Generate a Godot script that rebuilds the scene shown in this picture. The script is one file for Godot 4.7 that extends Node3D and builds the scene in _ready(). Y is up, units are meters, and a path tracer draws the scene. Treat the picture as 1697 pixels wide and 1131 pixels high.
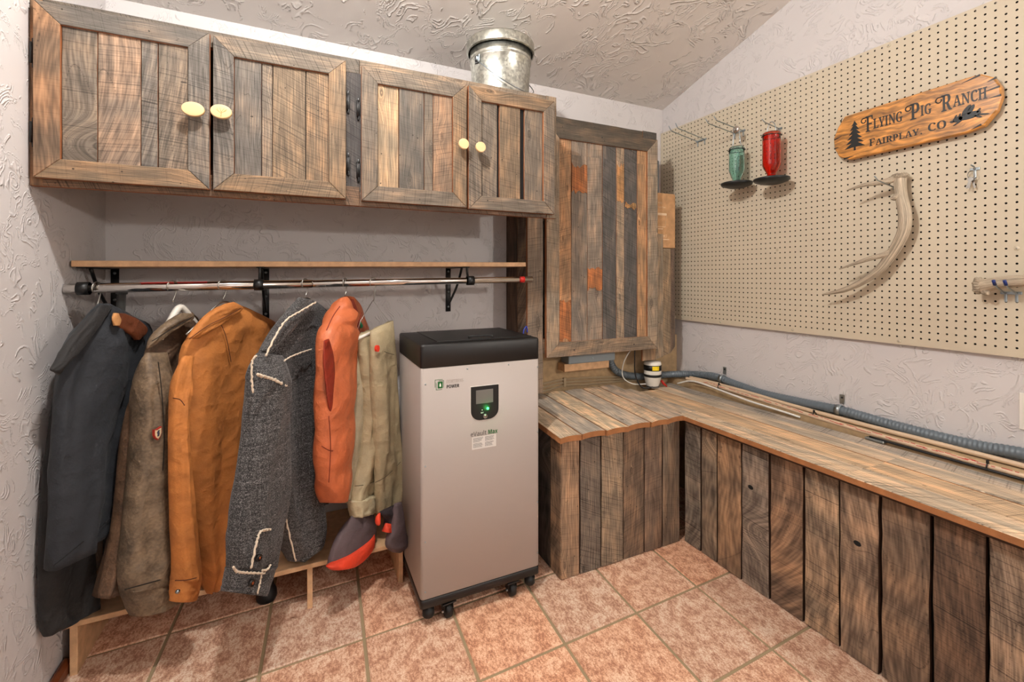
extends Node3D
# A cloak corner with reclaimed-wood cabinets, coats on a rail, a battery cabinet and plank benches.
# metres, y up; x runs along the back wall, the room opens towards +z.

const BACK := -2.32
const LEFT := -0.7206
const RIGHT := 2.197
var mats := {}
var taken := {}
var wood_cab: ImageTexture
var wood_bench: ImageTexture
var tex_plaster: ImageTexture
var tex_tile: ImageTexture
var tex_heather: ImageTexture
var tex_blotch: ImageTexture
var tex_worn: ImageTexture
var tex_wrinkle: ImageTexture
var tex_spangle: ImageTexture
var rng := RandomNumberGenerator.new()


func _ready():
	# ---------------------------------------------------------------- camera, sky, lights, exposure
	var cam := Camera3D.new()
	cam.name = "camera"
	add_child(cam)
	cam.position = Vector3(0, 1.30, 0)
	cam.rotation = Vector3(0, deg_to_rad(-24.9), 0)
	var near := 0.05
	cam.set_frustum(1131.0 / 744.0 * near, Vector2(0, -(565.5 - 460.0) / 744.0 * near), near, 60.0)
	cam.current = true
	var we := WorldEnvironment.new()
	we.name = "surroundings"
	var env := Environment.new()
	env.background_mode = Environment.BG_SKY
	var sky := Sky.new()
	var sm := ProceduralSkyMaterial.new()
	sm.sky_top_color = Color(0.62, 0.68, 0.78)
	sm.sky_horizon_color = Color(0.88, 0.87, 0.85)
	sm.ground_bottom_color = Color(0.3, 0.28, 0.25)
	sm.ground_horizon_color = Color(0.7, 0.7, 0.68)
	sky.sky_material = sm
	env.sky = sky
	env.background_energy_multiplier = 3.8
	env.tonemap_mode = Environment.TONE_MAPPER_LINEAR
	env.tonemap_exposure = 1.25
	env.sdfgi_enabled = true
	env.ssao_enabled = true
	env.ssil_enabled = true
	we.environment = env
	add_child(we)
	lamp_light("unseen_ceiling_light", Vector3(0.02, 2.65, -0.92), Color(1.0, 0.985, 0.965), 2.05, 0.035)  # out of view, lights the cabinets and coats from above
	lamp_light("unseen_wall_light", Vector3(1.92, 1.84, 1.15), Color(1.0, 0.97, 0.93), 1.8, 0.05)  # out of view behind the viewer, lights from the right rear

	rng.seed = 7
	make_textures()
	make_room()
	make_floor()
	make_lamps()
	make_wall_cabinet()
	make_tall_cabinet()
	make_benches()
	make_rack()
	make_low_bench()
	make_garments()
	make_battery()
	make_pegboard()
	make_peg_things()
	make_sign()
	make_pipes()
	make_bucket()


func lamp_light(called, at, color, energy, size):
	var l := OmniLight3D.new()
	l.name = called
	l.position = at
	l.light_color = color
	l.light_energy = energy
	l.light_size = size
	l.omni_range = 12.0
	l.omni_attenuation = 2.0
	l.shadow_enabled = true
	add_child(l, true)


# -------------------------------------------------------------------- naming and small helpers
func numbered(called: String) -> String:
	if not taken.has(called):
		taken[called] = 0
		return called
	taken[called] += 1
	return "%s_%03d" % [called, taken[called]]


func tag(o, label := "", category := "", group := "", kind := ""):
	if label: o.set_meta("label", label)
	if category: o.set_meta("category", category)
	if group: o.set_meta("group", group)
	if kind: o.set_meta("kind", kind)
	return o


func thing(called, label, category, at := Vector3.ZERO, group := "") -> Node3D:
	var o := Node3D.new()
	o.name = numbered(called)
	o.position = at
	add_child(o)
	tag(o, label, category, group)
	return o


# a mesh under a thing (at: place in the parent's axes) or at the top level
func obj(called, mesh: Mesh, m, parent: Node = null, at := Transform3D()) -> MeshInstance3D:
	var o := MeshInstance3D.new()
	o.name = called if parent else numbered(called)
	o.mesh = mesh
	o.transform = at
	if m is Array:
		for i in m.size():
			if i < mesh.get_surface_count(): o.set_surface_override_material(i, m[i])
	else:
		for i in mesh.get_surface_count(): o.set_surface_override_material(i, m)
	if parent: parent.add_child(o, true)
	else: add_child(o, true)
	return o


func struct(called, mesh, m, label, parent: Node = null) -> MeshInstance3D:
	var o := obj(called, mesh, m, parent)
	if parent == null: tag(o, label, "", "", "structure")
	return o


func T(x: float, y: float, z: float, ry := 0.0) -> Transform3D:
	return Transform3D(Basis(Vector3.UP, ry), Vector3(x, y, z))


func begin() -> SurfaceTool:
	var st := SurfaceTool.new()
	st.begin(Mesh.PRIMITIVE_TRIANGLES)
	return st


func tri(st: SurfaceTool, a: Vector3, b: Vector3, c: Vector3, n: Vector3, ua := Vector2.ZERO, ub := Vector2.ZERO, uc := Vector2.ZERO):
	var flip := (b - a).cross(c - a).dot(n) > 0.0
	st.set_normal(n)
	st.set_uv(ua)
	st.add_vertex(a)
	st.set_normal(n)
	st.set_uv(uc if flip else ub)
	st.add_vertex(c if flip else b)
	st.set_normal(n)
	st.set_uv(ub if flip else uc)
	st.add_vertex(b if flip else c)


func facet(st: SurfaceTool, pts: Array, out: Vector3):
	var n: Vector3 = (pts[1] - pts[0]).cross(pts[2] - pts[0])
	if n.length() < 1e-12: return
	n = n.normalized()
	if n.dot(out) < 0: n = -n
	for i in range(1, pts.size() - 1):
		tri(st, pts[0], pts[i], pts[i + 1], n)


# a box with chamfered edges
func cbox(st: SurfaceTool, c: Vector3, s: Vector3, b := 0.002, basis := Basis()):
	var h := s * 0.5
	b = minf(b, minf(h.x, minf(h.y, h.z)) * 0.8)
	var p := func(i, sx, sy, sz):
		var q := Vector3(h.x * sx, h.y * sy, h.z * sz)
		for k in 3:
			if k != i: q[k] -= b * signf(q[k])
		return c + basis * q
	for i in 3:
		var j := (i + 1) % 3
		var k := (i + 2) % 3
		for s1 in [-1, 1]:
			var f := []
			for uv in [[-1, -1], [1, -1], [1, 1], [-1, 1]]:
				var v := [0, 0, 0]
				v[i] = s1
				v[j] = uv[0]
				v[k] = uv[1]
				f.append(p.call(i, v[0], v[1], v[2]))
			var nn := Vector3.ZERO
			nn[i] = s1
			facet(st, f, basis * nn)
			for s2 in [-1, 1]:
				var e := []
				for w in [[i, -1], [i, 1], [j, 1], [j, -1]]:
					var v2 := [0, 0, 0]
					v2[i] = s1
					v2[j] = s2
					v2[k] = w[1]
					e.append(p.call(w[0], v2[0], v2[1], v2[2]))
				var en := Vector3.ZERO
				en[i] = s1
				en[j] = s2
				facet(st, e, basis * en)
	for sx in [-1, 1]:
		for sy in [-1, 1]:
			for sz in [-1, 1]:
				facet(st, [p.call(0, sx, sy, sz), p.call(1, sx, sy, sz), p.call(2, sx, sy, sz)], basis * Vector3(sx, sy, sz))


func box(c: Vector3, s: Vector3, b := 0.002) -> ArrayMesh:
	var st := begin()
	cbox(st, c, s, b)
	return st.commit()


func span(a: Vector3, b: Vector3, bev := 0.002) -> ArrayMesh:
	return box((a + b) * 0.5, (b - a).abs(), bev)


# rows of points joined to a smooth skin; wrap closes it round
func skin(st: SurfaceTool, rows: Array, wrap: bool, uvs := Vector2(1, 1), inside := false):
	var m: int = rows[0].size()
	var last := m if wrap else m - 1
	for i in rows.size() - 1:
		for j in last:
			var k := (j + 1) % m
			var a: Vector3 = rows[i][j]
			var b: Vector3 = rows[i][k]
			var c: Vector3 = rows[i + 1][k]
			var d: Vector3 = rows[i + 1][j]
			var u0 := uvs.x * j / last
			var u1 := uvs.x * (j + 1) / last
			var v0 := uvs.y * i / (rows.size() - 1)
			var v1 := uvs.y * (i + 1) / (rows.size() - 1)
			var q := [[a, u0, v0], [b, u1, v0], [c, u1, v1], [a, u0, v0], [c, u1, v1], [d, u0, v1]]
			if inside: q.reverse()
			for w in q:
				st.set_uv(Vector2(w[1], w[2]))
				st.add_vertex(w[0])


func fan(st: SurfaceTool, ring: Array, flip: bool):
	var c := Vector3.ZERO
	for p in ring: c += p
	c /= ring.size()
	for j in ring.size():
		var a: Vector3 = ring[j]
		var b: Vector3 = ring[(j + 1) % ring.size()]
		for w in ([c, b, a] if flip else [c, a, b]):
			st.set_uv(Vector2(w.x, w.y))
			st.add_vertex(w)


func finish(st: SurfaceTool, into: ArrayMesh = null) -> ArrayMesh:
	st.generate_normals()
	return st.commit(into) if into else st.commit()


# profile of (radius, y), bottom to top or round; axis y
func lathe_into(st: SurfaceTool, prof: Array, segs := 32, at := Transform3D()):
	var rows := []
	for p in prof:
		var ring := []
		for j in segs:
			var a := TAU * j / segs
			ring.append(at * Vector3(p[0] * cos(a), p[1], p[0] * sin(a)))
		rows.append(ring)
	skin(st, rows, true)


func lathe(prof: Array, segs := 32, at := Transform3D()) -> ArrayMesh:
	var st := begin()
	lathe_into(st, prof, segs, at)
	return finish(st)


func smooth_path(pts: Array, n := 6) -> Array:
	if pts.size() < 3 or n < 2: return pts
	var out := []
	for i in pts.size() - 1:
		var a = pts[maxi(i - 1, 0)]
		var d = pts[mini(i + 2, pts.size() - 1)]
		for k in n:
			out.append(pts[i].cubic_interpolate(pts[i + 1], a, d, float(k) / n))
	out.append(pts[-1])
	return out


# radius: a number or one per point
func tube_into(st: SurfaceTool, pts: Array, radius, segs := 10):
	var rows := []
	var up := Vector3(0.31, 0.87, 0.39).normalized()
	for i in pts.size():
		var t: Vector3 = (pts[mini(i + 1, pts.size() - 1)] - pts[maxi(i - 1, 0)]).normalized()
		var x := up.cross(t)
		if x.length() < 0.05: x = Vector3.RIGHT.cross(t)
		x = x.normalized()
		var y := t.cross(x).normalized()
		up = y
		var r: float = radius[i] if radius is Array else radius
		var ring := []
		for j in segs:
			var a := TAU * j / segs
			ring.append(pts[i] + (x * cos(a) + y * sin(a)) * r)
		rows.append(ring)
	skin(st, rows, true, Vector2(1, 1), true)
	fan(st, rows[0], false)
	fan(st, rows[-1], true)


func tube(pts: Array, radius, segs := 10) -> ArrayMesh:
	var st := begin()
	tube_into(st, pts, radius, segs)
	return finish(st)


# a flat piece with a bevelled front, outline in xy (any turn), from z0 (back) to z1 (front).
# surface 0 is the front (uvs: piece of a wood sheet), surface 1 the cut edges and the back.
func slab(pts: Array, z0: float, z1: float, bev := 0.002, along := 1, col := -1, v0 := 0.0, vlen := 1.0, u0 := -1.0, ulen := 0.13) -> ArrayMesh:
	var poly := PackedVector2Array(pts)
	if not Geometry2D.is_polygon_clockwise(poly): poly.reverse()
	var n := poly.size()
	var lo := poly[0]
	var hi := poly[0]
	for p in poly:
		lo = lo.min(p)
		hi = hi.max(p)
	var inner := PackedVector2Array()
	for i in n:
		var a := (poly[i] - poly[(i + n - 1) % n]).normalized()
		var b := (poly[(i + 1) % n] - poly[i]).normalized()
		var na := Vector2(-a.y, a.x)
		var nb := Vector2(-b.y, b.x)
		var m := (na + nb)
		var d := m.length()
		m = m / d if d > 0.01 else na
		inner.append(poly[i] - m * bev / maxf(0.5, m.dot(na)))
	# clockwise outline in Godot's 2D (y up here): the outward side is decided by area
	var shrink := absf(area(inner)) < absf(area(poly))
	if not shrink:
		for i in n: inner[i] = poly[i] * 2.0 - inner[i]
	var U := u0 if u0 >= 0 else 0.02 + 0.3 * fposmod(sin(lo.x * 91.7 + lo.y * 37.1) * 43.7, 1.0)
	var uv := func(p: Vector2) -> Vector2:
		var across := (p.x - lo.x) if along == 1 else (p.y - lo.y)
		var len := (p.y - lo.y) if along == 1 else (p.x - lo.x)
		if col < 0: return Vector2(across, len)
		return Vector2((col + clampf(U + across / ulen, 0.015, 0.985)) / 8.0, v0 + len / vlen)
	var st := begin()
	var idx := Geometry2D.triangulate_polygon(inner)
	for i in range(0, idx.size(), 3):
		var q := [inner[idx[i]], inner[idx[i + 1]], inner[idx[i + 2]]]
		tri(st, v3(q[0], z1), v3(q[1], z1), v3(q[2], z1), Vector3(0, 0, 1), uv.call(q[0]), uv.call(q[1]), uv.call(q[2]))
	var se := begin()
	for i in n:
		var j := (i + 1) % n
		var e := (poly[j] - poly[i]).normalized()
		var o := Vector3(e.y, -e.x, 0)
		var mid := (inner[i] + inner[j]) * 0.5 - (poly[i] + poly[j]) * 0.5
		if o.dot(Vector3(mid.x, mid.y, 0)) > 0: o = -o
		var nb2 := (o + Vector3(0, 0, 1)).normalized()
		tri(st, v3(inner[i], z1), v3(inner[j], z1), v3(poly[j], z1 - bev), nb2, uv.call(inner[i]), uv.call(inner[j]), uv.call(poly[j]))
		tri(st, v3(inner[i], z1), v3(poly[j], z1 - bev), v3(poly[i], z1 - bev), nb2, uv.call(inner[i]), uv.call(poly[j]), uv.call(poly[i]))
		tri(se, v3(poly[i], z1 - bev), v3(poly[j], z1 - bev), v3(poly[j], z0), o)
		tri(se, v3(poly[i], z1 - bev), v3(poly[j], z0), v3(poly[i], z0), o)
	var idb := Geometry2D.triangulate_polygon(poly)
	for i in range(0, idb.size(), 3):
		tri(se, v3(poly[idb[i]], z0), v3(poly[idb[i + 1]], z0), v3(poly[idb[i + 2]], z0), Vector3(0, 0, -1))
	var mesh := st.commit()
	return se.commit(mesh)


func area(p: PackedVector2Array) -> float:
	var s := 0.0
	for i in p.size(): s += p[i].cross(p[(i + 1) % p.size()])
	return s


func v3(p: Vector2, z: float) -> Vector3:
	return Vector3(p.x, p.y, z)


# a rectangle with hand-worn long edges (wave: how far they wander)
func worn(x0: float, y0: float, x1: float, y1: float, along := 1, wave := 0.0012, n := 7) -> Array:
	var out := []
	if along == 1:
		for i in n + 1: out.append(Vector2(x0 + rng.randf_range(0, wave), lerpf(y0, y1, float(i) / n)))
		for i in n + 1: out.append(Vector2(x1 - rng.randf_range(0, wave), lerpf(y1, y0, float(i) / n)))
	else:
		for i in n + 1: out.append(Vector2(lerpf(x0, x1, float(i) / n), y1 - rng.randf_range(0, wave)))
		for i in n + 1: out.append(Vector2(lerpf(x1, x0, float(i) / n), y0 + rng.randf_range(0, wave)))
	return out


# -------------------------------------------------------------------- materials
func M(key: String) -> StandardMaterial3D:
	if mats.has(key): return mats[key]
	var m := StandardMaterial3D.new()
	m.resource_name = key
	m.roughness = 0.7
	var flat := {
		"black_metal": [Color(0.03, 0.03, 0.033), 0.45, 0.0], "black_plastic": [Color(0.035, 0.037, 0.04), 0.45, 0.0], "rubber": [Color(0.02, 0.02, 0.022), 0.6, 0.0],
		"chrome": [Color(0.82, 0.80, 0.78), 0.09, 1.0], "zinc": [Color(0.62, 0.66, 0.68), 0.28, 1.0], "steel": [Color(0.66, 0.65, 0.63), 0.3, 1.0],
		"pine": [Color(0.86, 0.69, 0.52), 0.6, 0.0], "knob": [Color(0.84, 0.71, 0.52), 0.35, 0.0], "knob_line": [Color(0.72, 0.55, 0.33), 0.5, 0.0], "edge": [Color(0.60, 0.36, 0.20), 0.8, 0.0], "edge_dark": [Color(0.26, 0.165, 0.10), 0.85, 0.0],
		"edge_tan": [Color(0.66, 0.44, 0.26), 0.8, 0.0], "cavity": [Color(0.02, 0.02, 0.022), 0.9, 0.0], "tan_ply": [Color(0.72, 0.61, 0.46), 0.8, 0.0],
		"grey_pvc": [Color(0.36, 0.40, 0.43), 0.38, 0.0], "pipe_cream": [Color(0.78, 0.68, 0.57), 0.4, 0.0], "red_print": [Color(0.65, 0.15, 0.12), 0.5, 0.0], "white_cable": [Color(0.86, 0.85, 0.82), 0.4, 0.0], "black_cable": [Color(0.02, 0.02, 0.022), 0.4, 0.0],
		"cable_tan": [Color(0.62, 0.55, 0.44), 0.5, 0.0], "grey_box": [Color(0.52, 0.56, 0.58), 0.45, 0.0], "white_plastic": [Color(0.86, 0.84, 0.80), 0.35, 0.0], "yellow": [Color(0.92, 0.80, 0.08), 0.5, 0.0], "blue_tip": [Color(0.05, 0.16, 0.42), 0.3, 0.0],
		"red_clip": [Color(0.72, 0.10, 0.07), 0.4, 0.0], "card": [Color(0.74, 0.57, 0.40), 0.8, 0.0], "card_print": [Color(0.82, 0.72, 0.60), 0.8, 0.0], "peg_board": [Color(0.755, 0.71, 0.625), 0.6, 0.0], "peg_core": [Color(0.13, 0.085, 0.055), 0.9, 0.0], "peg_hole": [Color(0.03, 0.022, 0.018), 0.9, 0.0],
		"lens": [Color(0.42, 0.41, 0.40), 0.25, 0.0], "white_ink": [Color(0.85, 0.86, 0.85), 0.5, 0.0], "grey_ink": [Color(0.33, 0.31, 0.30), 0.5, 0.0], "dark_ink": [Color(0.06, 0.06, 0.065), 0.5, 0.0], "green_ink": [Color(0.03, 0.36, 0.13), 0.5, 0.0], "pale_ink": [Color(0.66, 0.62, 0.59), 0.5, 0.0],
		"carved": [Color(0.022, 0.026, 0.030), 0.45, 0.0], "tray": [Color(0.12, 0.135, 0.14), 0.4, 0.3], "dark_glass_ring": [Color(0.10, 0.16, 0.16), 0.3, 0.4], "grout": [Color(0.60, 0.53, 0.41), 0.9, 0.0], "bare_white": [Color(0.88, 0.86, 0.83), 0.5, 0.0], "green_tip": [Color(0.05, 0.50, 0.30), 0.4, 0.0],
		"fray": [Color(0.80, 0.74, 0.66), 0.95, 0.0], "olivest": [Color(0.10, 0.08, 0.055), 0.9, 0.0], "tanst": [Color(0.30, 0.13, 0.03), 0.9, 0.0], "blackst": [Color(0.012, 0.012, 0.014), 0.9, 0.0], "vestst": [Color(0.42, 0.10, 0.02), 0.8, 0.0], "khakist": [Color(0.30, 0.26, 0.18), 0.8, 0.0],
		"patch": [Color(0.80, 0.72, 0.58), 0.8, 0.0], "patch_red": [Color(0.60, 0.13, 0.06), 0.8, 0.0], "button": [Color(0.05, 0.035, 0.03), 0.35, 0.0], "copper": [Color(0.62, 0.33, 0.19), 0.35, 0.8], "coral_logo": [Color(0.85, 0.22, 0.13), 0.6, 0.0], "baseboard": [Color(0.42, 0.20, 0.08), 0.45, 0.0],
		"frame_paint": [Color(0.85, 0.83, 0.80), 0.5, 0.0], "pole": [Color(0.40, 0.41, 0.41), 0.4, 0.0], "dark_pole": [Color(0.06, 0.06, 0.065), 0.5, 0.0], "blue_wire": [Color(0.08, 0.16, 0.55), 0.4, 0.0], "ink_blue": [Color(0.20, 0.20, 0.28), 0.6, 0.0],
	}
	if flat.has(key):
		m.albedo_color = flat[key][0]
		m.roughness = flat[key][1]
		m.metallic = flat[key][2]
		if key in ["pine", "tan_ply", "card", "baseboard", "edge", "edge_tan", "edge_dark"]:
			m.albedo_texture = tex_blotch
			tri_uv(m, 4.0)
	elif key.begins_with("cab:") or key.begins_with("bench:"):
		var c := key.get_slice(":", 1).split(",")
		var tint := Color(float(c[0]), float(c[1]), float(c[2]))
		var grey := tint.get_luminance()
		m.albedo_color = tint.lerp(Color(grey, grey, grey), 0.35 if grey > 0.45 and c[0] != "1.00" else 0.15)
		var t := wood_cab if key.begins_with("cab") else wood_bench
		m.albedo_texture = t
		m.roughness = 0.82
		m.heightmap_enabled = true
		m.heightmap_texture = t
		m.heightmap_scale = 0.13
	else:
		var cloth_looks := {
			"black": [Color(0.13, 0.145, 0.17), 0.8, "b"], "black2": [Color(0.115, 0.11, 0.112), 0.8, "b"], "brownyoke": [Color(0.44, 0.22, 0.10), 0.65, "b"], "cream": [Color(0.80, 0.58, 0.36), 0.8, "b"],
			"olive": [Color(0.50, 0.42, 0.33), 0.62, "w"], "olivedk": [Color(0.43, 0.32, 0.23), 0.7, "w"], "tan": [Color(0.74, 0.46, 0.21), 0.78, "b"],
			"denim": [Color(0.80, 0.785, 0.785), 0.9, "h"], "vest": [Color(0.79, 0.42, 0.25), 0.5, "b"], "vestdk": [Color(0.55, 0.15, 0.04), 0.6, "b"],
			"khaki": [Color(0.68, 0.62, 0.49), 0.6, "b"], "khaki2": [Color(0.64, 0.59, 0.48), 0.6, "b"], "khakilt": [Color(0.76, 0.71, 0.58), 0.6, "b"], "neo": [Color(0.36, 0.30, 0.31), 0.75, "b"], "neodk": [Color(0.16, 0.12, 0.14), 0.75, "b"], "coral": [Color(0.88, 0.26, 0.14), 0.6, "b"],
		}
		if cloth_looks.has(key):
			var q = cloth_looks[key]
			m.albedo_color = q[0]
			m.roughness = q[1]
			m.albedo_texture = tex_heather if q[2] == "h" else tex_worn if q[2] == "w" else tex_blotch
			tri_uv(m, 1.8 if q[2] == "h" else 2.4)
			m.heightmap_enabled = true
			m.heightmap_texture = tex_heather if q[2] == "h" else tex_wrinkle
			m.heightmap_scale = 0.10 if q[2] == "h" else 0.5
			m.rim_enabled = q[2] == "h" or key.begins_with("black")
			m.rim = 0.25
			m.rim_tint = 0.5
		elif key == "plaster" or key == "ceiling_plaster":
			m.albedo_color = Color(0.79, 0.772, 0.768) if key == "plaster" else Color(0.84, 0.82, 0.80)
			m.roughness = 0.62
			m.heightmap_enabled = true
			m.heightmap_texture = tex_plaster
			m.heightmap_scale = 0.85 if key == "plaster" else 2.0
			tri_uv(m, 0.50 if key == "plaster" else 0.36, true)
		elif key.begins_with("tile"):
			var k := float(key.get_slice(":", 1))
			m.albedo_color = Color(0.95 + 0.04 * k, 0.95, 0.95 - 0.03 * k)
			m.albedo_texture = tex_tile
			m.roughness = 0.5
			m.heightmap_enabled = true
			m.heightmap_texture = tex_tile
			m.heightmap_scale = 0.12
			tri_uv(m, 2.3)
			m.uv1_offset = Vector3(k * 0.37, k * 0.77, k * 0.53)
		elif key == "powder_coat":
			m.albedo_color = Color(0.64, 0.605, 0.58)
			m.roughness = 0.45
		elif key == "galvanised":
			m.albedo_color = Color(0.88, 0.89, 0.85)
			m.albedo_texture = tex_spangle
			m.metallic = 0.95
			m.roughness = 0.3
			tri_uv(m, 6.0)
		elif key == "antler":
			m.albedo_color = Color(0.84, 0.77, 0.67)
			m.albedo_texture = tex_worn
			m.roughness = 0.55
			m.heightmap_enabled = true
			m.heightmap_texture = tex_worn
			m.heightmap_scale = 0.25
			m.uv1_scale = Vector3(5, 0.5, 1)
		elif key == "sign_wood":
			m.albedo_color = Color(0.88, 0.60, 0.27)
			m.albedo_texture = sign_texture()
			m.roughness = 0.38
			m.clearcoat_enabled = true
			m.clearcoat = 0.4
			m.clearcoat_roughness = 0.25
		elif key == "teal_glass":
			m.albedo_color = Color(0.78, 0.94, 0.93, 0.0)
			m.roughness = 0.05
			m.refraction_enabled = true
			m.refraction_scale = 0.05
		elif key == "red_glass":
			m.albedo_color = Color(0.96, 0.36, 0.20, 0.0)
			m.roughness = 0.05
			m.refraction_enabled = true
			m.refraction_scale = 0.05
		elif key == "pane":
			m.albedo_color = Color(0.9, 0.95, 0.95, 0.06)
			m.transparency = BaseMaterial3D.TRANSPARENCY_ALPHA
			m.roughness = 0.0
		elif key == "lamp_glow":
			m.albedo_color = Color(1, 0.97, 0.92)
			m.emission_enabled = true
			m.emission = Color(1, 0.94, 0.86)
			m.emission_energy_multiplier = 2.0
		elif key == "led_glow":
			m.albedo_color = Color(0.2, 0.9, 0.4)
			m.emission_enabled = true
			m.emission = Color(0.25, 1.0, 0.45)
			m.emission_energy_multiplier = 4.0
		elif key == "sticker":
			m.albedo_texture = sticker_texture()
			m.roughness = 0.6
		else:
			push_error("no material " + key)
	mats[key] = m
	return m


func tri_uv(m: StandardMaterial3D, s: float, world := false):
	m.uv1_triplanar = true
	m.uv1_world_triplanar = world
	m.uv1_scale = Vector3(s, s, s)
	m.uv1_triplanar_sharpness = 4.0


func wood(kind: String, c: Color, edge := "edge") -> Array:
	return [M("%s:%.2f,%.2f,%.2f" % [kind, c.r, c.g, c.b]), M(edge)]


func noise(seed_: int, freq: float, oct := 1, type := FastNoiseLite.TYPE_SIMPLEX_SMOOTH) -> FastNoiseLite:
	var n := FastNoiseLite.new()
	n.seed = seed_
	n.noise_type = type
	n.frequency = freq
	n.fractal_type = FastNoiseLite.FRACTAL_FBM if oct > 1 else FastNoiseLite.FRACTAL_NONE
	n.fractal_octaves = oct
	return n


func make_textures():
	wood_cab = wood_texture(11, Color(0.32, 0.295, 0.27), Color(0.755, 0.725, 0.685), Color(0.68, 0.575, 0.48), 1.0)
	wood_bench = wood_texture(29, Color(0.25, 0.22, 0.195), Color(0.72, 0.675, 0.62), Color(0.60, 0.515, 0.43), 0.75)
	tex_plaster = plaster_texture()
	tex_tile = tile_texture()
	tex_blotch = blotch_texture()
	tex_worn = worn_texture()
	tex_wrinkle = wrinkle_texture()
	tex_heather = heather_texture()
	tex_spangle = spangle_texture()


# eight weathered boards side by side: grain, growth rings round knots, saw marks, cracks, nail holes
func wood_texture(seed_: int, dark: Color, light: Color, warm: Color, saw_amount: float) -> ImageTexture:
	var W := 2048
	var H := 1024
	var cw := 256
	var data := PackedByteArray()
	data.resize(W * H * 3)
	var nf := noise(seed_, 1.0)
	var nb := noise(seed_ + 1, 1.0, 2)
	var nw := noise(seed_ + 2, 1.0)
	var ns := noise(seed_ + 3, 1.0)
	var nk := noise(seed_ + 4, 1.0)
	var r := RandomNumberGenerator.new()
	r.seed = seed_
	for c in 8:
		var ang: float = [0.16, 0.42, 0.1, 0.5, -0.3, 0.22, 0.36, -0.12][c]
		var ca := cos(ang)
		var sa := sin(ang)
		var saw: float = saw_amount * [0.5, 1.0, 0.25, 1.0, 0.7, 0.3, 0.9, 0.55][c]
		var rf := r.randf_range(0.045, 0.075)
		var warmth: float = [0.25, 0.10, 0.5, 0.05, 0.35, 0.2, 0.4, 0.15][c]
		var bow := r.randf_range(3, 7)
		var arch: float = [0.0, 0.00016, 0.0, 0.0, 0.0002, 0.0, 0.00012, 0.0][c]
		var yc := r.randf_range(300, 700)
		var knots := []
		for k in [1, 2, 1, 1, 2, 2, 1, 2][c]: knots.append([r.randf_range(40, 216), r.randf_range(60, 960), r.randf_range(9, 17)])
		var holes := []
		for k in 8: holes.append([r.randf_range(24, 232), r.randf_range(20, 1000), r.randf_range(1.6, 2.8)])
		var x0 := c * 211.0
		for y in H:
			var near := []
			for k in knots:
				if absf(y - k[1]) < 110.0: near.append(k)
			var nearh := []
			for h in holes:
				if absf(y - h[1]) < 4.0: nearh.append(h)
			var o := (y * W + c * cw) * 3
			var shift := nw.get_noise_2d(y * 0.0026, x0) * bow + arch * (y - yc) * (y - yc)
			for x in cw:
				var f := float(x) + shift
				var kn := 0.0
				for k in near:
					var dx: float = x - k[0]
					var dy: float = (y - k[1]) * 0.7
					var d := sqrt(dx * dx + dy * dy)
					var w := exp(-d * d / (k[2] * k[2] * 7.0))
					f = lerpf(f, d * 1.5 + k[0], w)
					if d < k[2]: kn = maxf(kn, 1.0 - d / k[2] * 0.4)
				var fine := nf.get_noise_2d(x0 + f * 0.10, y * 0.0035)
				var fibre := nf.get_noise_2d(f * 0.42 + 500.0, y * 0.012 + x0)
				var blot := nb.get_noise_2d(x0 + x * 0.008, y * 0.0055)
				var v := 0.58 + fine * 0.20 + fibre * 0.27 + blot * 0.18
				if arch > 0.0: v += sin(f * rf * TAU) * 0.05
				var line := ns.get_noise_2d((y * ca + x * 0.5 * sa) * 0.34, x0 + (x * 0.5 * ca - y * sa) * 0.004)
				if line > 0.42: v -= saw * (line - 0.42) * 1.5
				elif line < -0.45: v += saw * 0.09
				var cr := absf(nk.get_noise_2d(x0 + f * 0.022, y * 0.0018))
				if cr < 0.012: v -= (1.0 - cr / 0.012) * 0.42
				v -= kn * 0.26
				for h in nearh:
					if (x - h[0]) * (x - h[0]) * 0.3 + (y - h[1]) * (y - h[1]) < h[2] * h[2]: v = 0.0
				v = clampf(v, 0.0, 1.0)
				var wm := clampf(warmth + blot * 0.7 - 0.05 + fine * 0.2, 0.0, 0.9) * 0.75
				var i := o + x * 3
				data[i] = int(clampf(lerpf(lerpf(dark.r, light.r, v), warm.r * (0.45 + v), wm) * 255.0, 0, 255))
				data[i + 1] = int(clampf(lerpf(lerpf(dark.g, light.g, v), warm.g * (0.45 + v), wm) * 255.0, 0, 255))
				data[i + 2] = int(clampf(lerpf(lerpf(dark.b, light.b, v), warm.b * (0.45 + v), wm) * 255.0, 0, 255))
	return ImageTexture.create_from_image(Image.create_from_data(W, H, false, Image.FORMAT_RGB8, data))


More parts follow.
